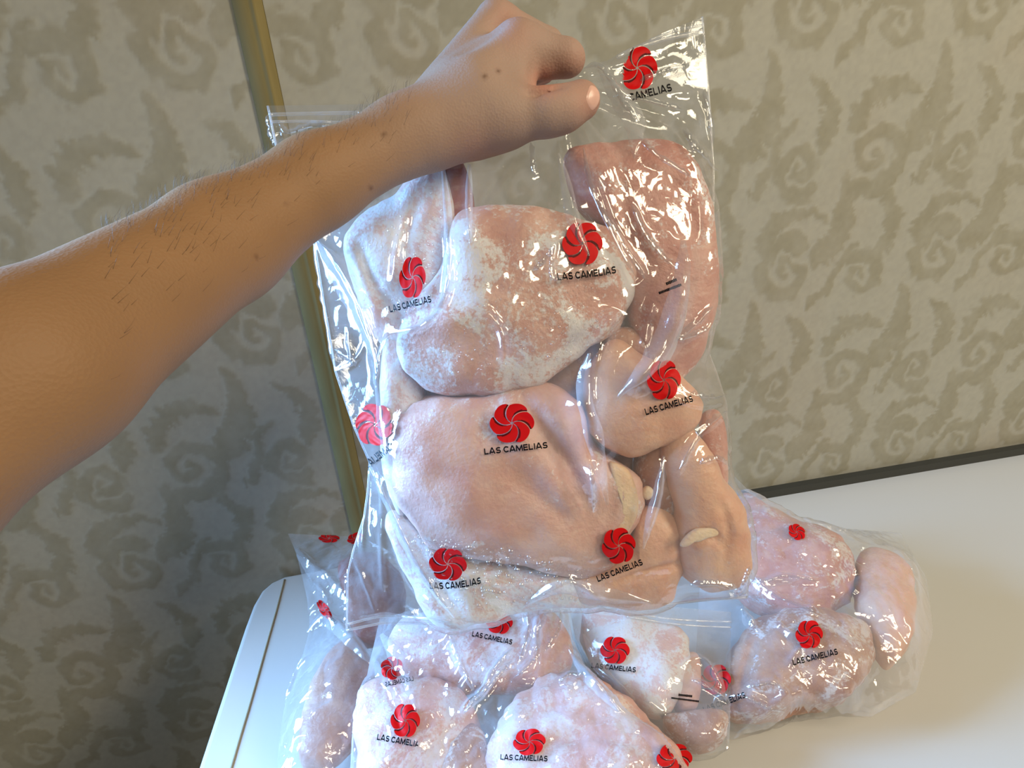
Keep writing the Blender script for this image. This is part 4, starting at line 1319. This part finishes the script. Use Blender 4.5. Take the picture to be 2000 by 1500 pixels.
for fl, cp in ((bag3, [(1000, 1268), (965, 1310), (945, 1350), (908, 1392)]), (bag3, [(1000, 1292), (960, 1340), (906, 1396)]), (bag3, [(1075, 1192), (1050, 1230), (1045, 1290), (1002, 1328)]),
               (bag3, [(1030, 1195), (1030, 1240), (1012, 1300)]), (bag3, [(1092, 1337), (1112, 1320), (1132, 1324)]), (bag3, [(1095, 1195), (1088, 1235), (1064, 1272)]),
               (bag5, [(1460, 1125), (1490, 1140), (1530, 1128), (1600, 1138)]), (bag5, [(1472, 1137), (1520, 1170), (1600, 1200)]), (bag5, [(1445, 1188), (1458, 1210), (1470, 1224)]),
               (bag5, [(1460, 1345), (1510, 1338), (1530, 1358)]), (bag5, [(1440, 1356), (1500, 1386), (1530, 1391)]), (bag4, [(1350, 1330), (1390, 1350), (1420, 1368)])):
    glint_crease(fl, cp, (0.6, 0.8), 10, 60, 0.0030)


# ================================================================== the arm and fist
def cs(px, py, d):
    return np.array([(px - 1000) / FPX * d, -(py - 750) / FPX * d, -d])


def build_arm():
    prims = []

    def cone(a, ra, b, rb, k, squash=None):
        A, B = cs(*a), cs(*b)
        prims.append((A, B, ra * a[2] / FPX, rb * b[2] / FPX, k))
    # forearm, from beyond the elbow to the wrist
    prims.append((np.array([-0.215, -0.24, 0.07]), cs(-330, 1010, 0.165), 0.045, 0.034, 0.012))
    cone((-330, 1010, 0.165), 210, (60, 725, 0.205), 176, 0.012)
    cone((60, 725, 0.205), 176, (437, 474, 0.285), 108, 0.012)
    cone((437, 474, 0.285), 108, (620, 356, 0.312), 80, 0.012)
    cone((620, 356, 0.312), 80, (790, 268, 0.330), 68, 0.012)
    # back of the hand
    cone((790, 265, 0.331), 67, (930, 205, 0.338), 74, 0.012)
    cone((806, 236, 0.338), 40, (962, 42, 0.366), 34, 0.008)      # middle ray
    cone((815, 248, 0.334), 50, (1012, 92, 0.346), 43, 0.009)     # index ray
    cone((812, 246, 0.345), 38, (938, 72, 0.385), 28, 0.008)      # ring ray
    cone((818, 252, 0.352), 38, (925, 120, 0.395), 28, 0.008)     # little ray
    cone((860, 262, 0.337), 54, (985, 232, 0.336), 47, 0.015)     # thenar
    cone((930, 190, 0.345), 70, (975, 150, 0.352), 60, 0.015)     # palm
    # knuckles
    cone((972, 36, 0.368), 33, (984, 40, 0.370), 30, 0.006)
    cone((1012, 88, 0.347), 42, (1030, 92, 0.348), 38, 0.008)
    # web between index and thumb
    cone((1006, 110, 0.346), 36, (1012, 190, 0.342), 34, 0.010)
    # index finger: proximal, middle and distal phalanx
    cone((1028, 92, 0.348), 39, (1104, 113, 0.350), 33, 0.005)
    cone((1036, 106, 0.349), 34, (1078, 126, 0.352), 24, 0.005)
    cone((1052, 116, 0.350), 26, (1064, 130, 0.351), 23, 0.004)
    cone((1106, 112, 0.350), 33, (1112, 116, 0.351), 31, 0.004)
    cone((1106, 115, 0.351), 31, (1064, 132, 0.360), 22, 0.003)
    cone((1064, 132, 0.362), 22, (1030, 150, 0.380), 21, 0.003)
    # middle, ring and little finger curl behind it
    cone((980, 40, 0.370), 31, (1072, 84, 0.386), 26, 0.004)
    cone((1072, 84, 0.386), 26, (1060, 138, 0.398), 23, 0.003)
    cone((1060, 138, 0.398), 23, (1018, 160, 0.392), 20, 0.003)
    cone((945, 72, 0.388), 28, (1020, 108, 0.408), 24, 0.004)
    cone((1020, 108, 0.408), 24, (1020, 165, 0.412), 21, 0.003)
    cone((1020, 165, 0.412), 21, (985, 180, 0.398), 19, 0.003)
    cone((930, 120, 0.398), 25, (985, 150, 0.420), 21, 0.004)
    cone((985, 150, 0.420), 21, (985, 195, 0.420), 18, 0.003)
    cone((985, 195, 0.420), 18, (960, 205, 0.405), 17, 0.003)
    # thumb
    cone((985, 232, 0.336), 48, (1068, 220, 0.334), 43, 0.010)
    cone((1068, 220, 0.334), 43, (1100, 214, 0.335), 40, 0.006)
    cone((1100, 214, 0.335), 40, (1134, 197, 0.338), 38, 0.006)
    cone((930, 250, 0.350), 52, (985, 240, 0.350), 44, 0.012)     # heel under the thumb

    h = 0.0021
    P = np.array([q for p in prims for q in (p[0], p[1])]); Rm = max(max(p[2], p[3]) for p in prims)
    lo, hi = P.min(0) - 0.045, P.max(0) + 0.045
    n = np.ceil((hi - lo) / h).astype(int)
    X = [lo[k] + np.arange(n[k]) * h for k in range(3)]
    D = np.full(n, 0.05, np.float32)
    for A, B, ra, rb, k in prims:
        r = max(ra, rb) + 0.012 + k
        l2, h2 = np.minimum(A, B) - r, np.maximum(A, B) + r
        sl = tuple(slice(max(0, int((l2[i] - lo[i]) / h)), min(n[i], int((h2[i] - lo[i]) / h) + 2)) for i in range(3))
        g = np.stack(np.meshgrid(X[0][sl[0]], X[1][sl[1]], X[2][sl[2]], indexing='ij'), -1)
        d = B - A; L2 = d @ d
        t = np.clip(((g - A) @ d) / L2, 0, 1)
        q = np.linalg.norm(g - A - t[..., None] * d, axis=-1) - (ra + (rb - ra) * t)
        o = D[sl]
        hh = np.clip(k - np.abs(o - q), 0, None) / k
        D[sl] = np.minimum(o, q) - hh * hh * k * 0.25
    # folds and tendons pressed into or raised on the skin
    def skin_fold(pts, depth, width):
        W = resample([cs(*p) for p in pts], 16)
        r = width * 3
        l2, h2 = W.min(0) - r, W.max(0) + r
        sl = tuple(slice(max(0, int((l2[i] - lo[i]) / h)), min(n[i], int((h2[i] - lo[i]) / h) + 2)) for i in range(3))
        g = np.stack(np.meshgrid(X[0][sl[0]], X[1][sl[1]], X[2][sl[2]], indexing='ij'), -1)
        q = np.full(g.shape[:-1], 1.0); f = np.zeros(g.shape[:-1])
        for k, (a, b) in enumerate(zip(W[:-1], W[1:])):
            d = b - a
            t = np.clip(((g - a) @ d) / (d @ d), 0, 1)
            e = np.linalg.norm(g - a - t[..., None] * d, axis=-1)
            f = np.where(e < q, (k + t) / 15, f); q = np.minimum(q, e)
        D[sl] += depth * np.exp(-(q / width) ** 2) * np.sin(np.pi * np.clip(f, 0.02, 0.98)) ** 0.5
    skin_fold([(885, 110, 0.325), (960, 70, 0.335), (1000, 55, 0.338)], 0.003, 0.006)
    skin_fold([(1038, 130, 0.336), (1042, 160, 0.334), (1050, 190, 0.333)], 0.003, 0.003)
    skin_fold([(1015, 190, 0.325), (1060, 188, 0.325), (1110, 178, 0.327)], 0.004, 0.003)
    skin_fold([(1060, 105, 0.333), (1066, 130, 0.335)], 0.002, 0.003)
    skin_fold([(1078, 118, 0.333), (1076, 140, 0.335)], 0.003, 0.003)
    # ---- surface nets
    S = D < 0
    cells = np.zeros(np.array(D.shape) - 1, bool); cnt = np.zeros(np.array(D.shape) - 1, np.float32)
    acc = np.zeros(tuple(np.array(D.shape) - 1) + (3,), np.float32)
    nx, ny, nz = D.shape
    corners = [(a, b, c) for a in (0, 1) for b in (0, 1) for c in (0, 1)]

    def sub(A, o):
        return A[o[0]:nx - 1 + o[0], o[1]:ny - 1 + o[1], o[2]:nz - 1 + o[2]]
    for a in corners:
        for ax in range(3):
            if a[ax] == 0:
                b = list(a); b[ax] = 1; b = tuple(b)
                sa, sb = sub(D, a), sub(D, b)
                m = (sa < 0) != (sb < 0)
                t = np.where(m, sa / (sa - sb + 1e-12), 0)
                for k in range(3):
                    acc[..., k] += np.where(m, a[k] + (t if k == ax else 0), 0)
                cnt += m
    cells = cnt > 0
    idx = -np.ones(cells.shape, np.int64); idx[cells] = np.arange(cells.sum())
    ijk = np.argwhere(cells)
    verts = lo + (ijk + acc[cells] / cnt[cells][:, None]) * h
    faces = []
    for ax in range(3):
        o = [slice(1, -1)] * 3; o[ax] = slice(0, -1)
        p = [slice(1, -1)] * 3; p[ax] = slice(1, None)
        A_, B_ = S[tuple(o)], S[tuple(p)]
        m = np.argwhere(A_ != B_)
        off = np.array([1, 1, 1]); off[ax] = 0
        m2 = m + off
        ins = A_[tuple(m.T)]
        u, v = (ax + 1) % 3, (ax + 2) % 3
        du = np.zeros(3, int); du[u] = 1; dv = np.zeros(3, int); dv[v] = 1
        q = np.stack([idx[tuple((m2 - du - dv).T)], idx[tuple((m2 - dv).T)], idx[tuple(m2.T)], idx[tuple((m2 - du).T)]], 1)
        q[~ins] = q[~ins][:, ::-1]
        faces.append(q)
    faces = np.concatenate(faces); faces = faces[(faces >= 0).all(1)]
    # light smoothing
    for lam in (0.5, -0.52, 0.5, -0.52, 0.5):
        s = np.zeros_like(verts); c = np.zeros(len(verts))
        for k in range(4):
            a, b = faces[:, k], faces[:, (k + 1) % 4]
            np.add.at(s, a, verts[b]); np.add.at(c, a, 1); np.add.at(s, b, verts[a]); np.add.at(c, b, 1)
        verts = verts + lam * (s / np.maximum(c, 1)[:, None] - verts)
    # skin colour
    dep = -verts[:, 2]
    px = 1000 + verts[:, 0] / dep * FPX; py = 750 - verts[:, 1] / dep * FPX
    hand = 1 / (1 + np.exp(-(px - 800) / 60))
    tan = np.array(srgb(145, 110, 77)); pink = np.array(srgb(165, 140, 127))
    col = tan + (pink - tan) * hand[:, None]
    nz3 = noise3(verts * 55, 3)[:, None]
    col = col * (1 + 0.06 * nz3)
    red = np.array(srgb(184, 126, 108))
    for (x, y, r, amt) in ((1160, 200, 40, 0.5), (1120, 130, 45, 0.35), (1010, 70, 40, 0.25), (1065, 160, 30, 0.9), (985, 30, 30, 0.3), (930, 300, 50, 0.3)):
        g = amt * np.exp(-((px - x) ** 2 + (py - y) ** 2) / r ** 2)[:, None]
        col = col * (1 - g) + red * g
    for (x, y, r) in ((751, 263, 3.4), (973, 139, 2.6), (947, 149, 3.2), (724, 367, 2.6), (500, 500, 2.6), (560, 395, 2.2)):
        g = 0.75 * np.exp(-((px - x) ** 2 + (py - y) ** 2) / (r * 1.6) ** 2)[:, None]
        col = col * (1 - g) + np.array(srgb(84, 52, 34)) * g
    Mw = np.stack([R_, U_, -F_], 0)
    base = CAM + np.array([0.0, 0, 0]) + cs(437, 470, 0.285) @ Mw
    root = thing('person', 'bare forearm with a clenched fist gripping the top of the clear bag', 'person', base)
    m, nt, out = new_mat('skin')
    b = nd(nt, 'ShaderNodeBsdfPrincipled', i_Roughness=0.62)
    b.inputs['Specular IOR Level'].default_value = 0.3
    a = nd(nt, 'ShaderNodeVertexColor', layer_name='paint')
    lnk(nt, a.outputs[0], b.inputs['Base Color'])
    b.inputs['Subsurface Weight'].default_value = 0.2
    b.inputs['Subsurface Radius'].default_value = (0.010, 0.004, 0.002)
    b.inputs['Subsurface Scale'].default_value = 0.5
    tc = nd(nt, 'ShaderNodeTexCoord')
    n1 = nd(nt, 'ShaderNodeTexNoise', i_Scale=260.0, i_Detail=4.0)
    v1 = nd(nt, 'ShaderNodeTexVoronoi', i_Scale=700.0)
    lnk(nt, tc.outputs['Object'], n1.inputs['Vector']); lnk(nt, tc.outputs['Object'], v1.inputs['Vector'])
    ad = nd(nt, 'ShaderNodeMath', operation='ADD'); lnk(nt, n1.outputs[0], ad.inputs[0]); lnk(nt, v1.outputs[0], ad.inputs[1])
    bp = nd(nt, 'ShaderNodeBump', i_Strength=0.18, i_Distance=0.001)
    lnk(nt, ad.outputs[0], bp.inputs['Height']); lnk(nt, bp.outputs[0], b.inputs['Normal'])
    lnk(nt, b.outputs[0], out.inputs[0])
    body = mesh_obj('body', local(root, CAM + verts @ Mw), faces, m, root, colors=col)
    # thumbnail
    th = np.linspace(0, 2 * math.pi, 24, endpoint=False)
    c0 = cs(1160, 189, 0.3296)
    ax_l = cs(1164, 168, 0.340) - cs(1152, 214, 0.336); ax_l /= np.linalg.norm(ax_l)
    nrm = np.array([0.70, 0.20, 0.66]); nrm -= (nrm @ ax_l) * ax_l; nrm /= np.linalg.norm(nrm)
    ax_w = np.cross(ax_l, nrm)
    V = []; Fc = []
    rows = 6
    near = np.linalg.norm(verts - c0, axis=1) < 0.03
    fn = faces[near[faces].all(1)]
    from mathutils.bvhtree import BVHTree
    ids = np.unique(fn); remap = np.zeros(len(verts), int); remap[ids] = np.arange(len(ids))
    tree = BVHTree.FromPolygons([Vector(q) for q in verts[ids]], [tuple(q) for q in remap[fn]])

    def on_skin(p, hgt):
        hit = tree.ray_cast(Vector(p + nrm * 0.02), Vector(-nrm))[0]
        q = np.array(hit) if hit is not None else p
        return q + nrm * hgt
    for i in range(rows):
        r = 1 - i / rows
        for t in th:
            ct, st = math.cos(t), math.sin(t)
            sq = (abs(ct) ** 3.2 + abs(st) ** 3.2) ** (-1 / 3.2)       # a rounded rectangle
            V.append(on_skin(c0 + r * sq * (0.0068 * ct * ax_l + 0.0056 * st * ax_w), -0.0004 if i == 0 else 0.0005 + 0.0003 * (1 - r)))
    V.append(on_skin(c0, 0.0008))
    for q in grid_faces(rows, 24, True):
        Fc.append(tuple(q))
    for j in range(24):
        Fc.append((len(V) - 1, (rows - 1) * 24 + j, (rows - 1) * 24 + (j + 1) % 24))
    nail = mesh_obj('fingernail', local(root, CAM + np.array(V) @ Mw), Fc, simple_mat('nail', srgb(222, 178, 162), 0.28), root)
    # fine dark hairs on the forearm
    rng = np.random.default_rng(5)
    vn = body.data
    nrmv = np.zeros(len(vn.vertices) * 3, np.float32); vn.vertices.foreach_get('normal', nrmv); nrmv = nrmv.reshape(-1, 3)
    co = CAM + verts @ Mw
    cand = np.where((px > 200) & (px < 800) & (py > 120))[0]
    axis = (cs(790, 268, 0.33) - cs(437, 470, 0.285)) @ Mw; axis /= np.linalg.norm(axis)
    upw = np.array([0, 0, 1.0])
    wgt = np.clip(nrmv[cand] @ (upw * 0.9 + R_ * -0.2) + 0.35, 0.0, 1.2) ** 1.5
    pick = rng.choice(cand, 700, p=wgt / wgt.sum())
    HV, HF = [], []
    for i in pick:
        p = co[i]; nn = nrmv[i]
        d = axis * 0.75 + upw * 0.35 + nn * 0.5 + rng.normal(0, 0.25, 3); d /= np.linalg.norm(d)
        L = 0.004 + 0.005 * rng.random()
        q1 = p + d * L * 0.5 + nn * 0.0008; q2 = p + d * L
        side = np.cross(d, nn); side /= np.linalg.norm(side) + 1e-9
        k = len(HV); w = 0.00005
        HV += [p - side * w, p + side * w, p + nn * w * 1.6, q1 - side * w * .8, q1 + side * w * .8, q1 + nn * w * 1.3, q2]
        for a_, b_ in ((0, 1), (1, 2), (2, 0)):
            HF.append((k + a_, k + b_, k + 3 + b_, k + 3 + a_)); HF.append((k + 3 + a_, k + 3 + b_, k + 6))
    hair = mesh_obj('arm_hair', local(root, np.array(HV)), HF, simple_mat('hair', srgb(58, 42, 30), 0.6), root)
    hair['kind'] = 'stuff'


build_arm()
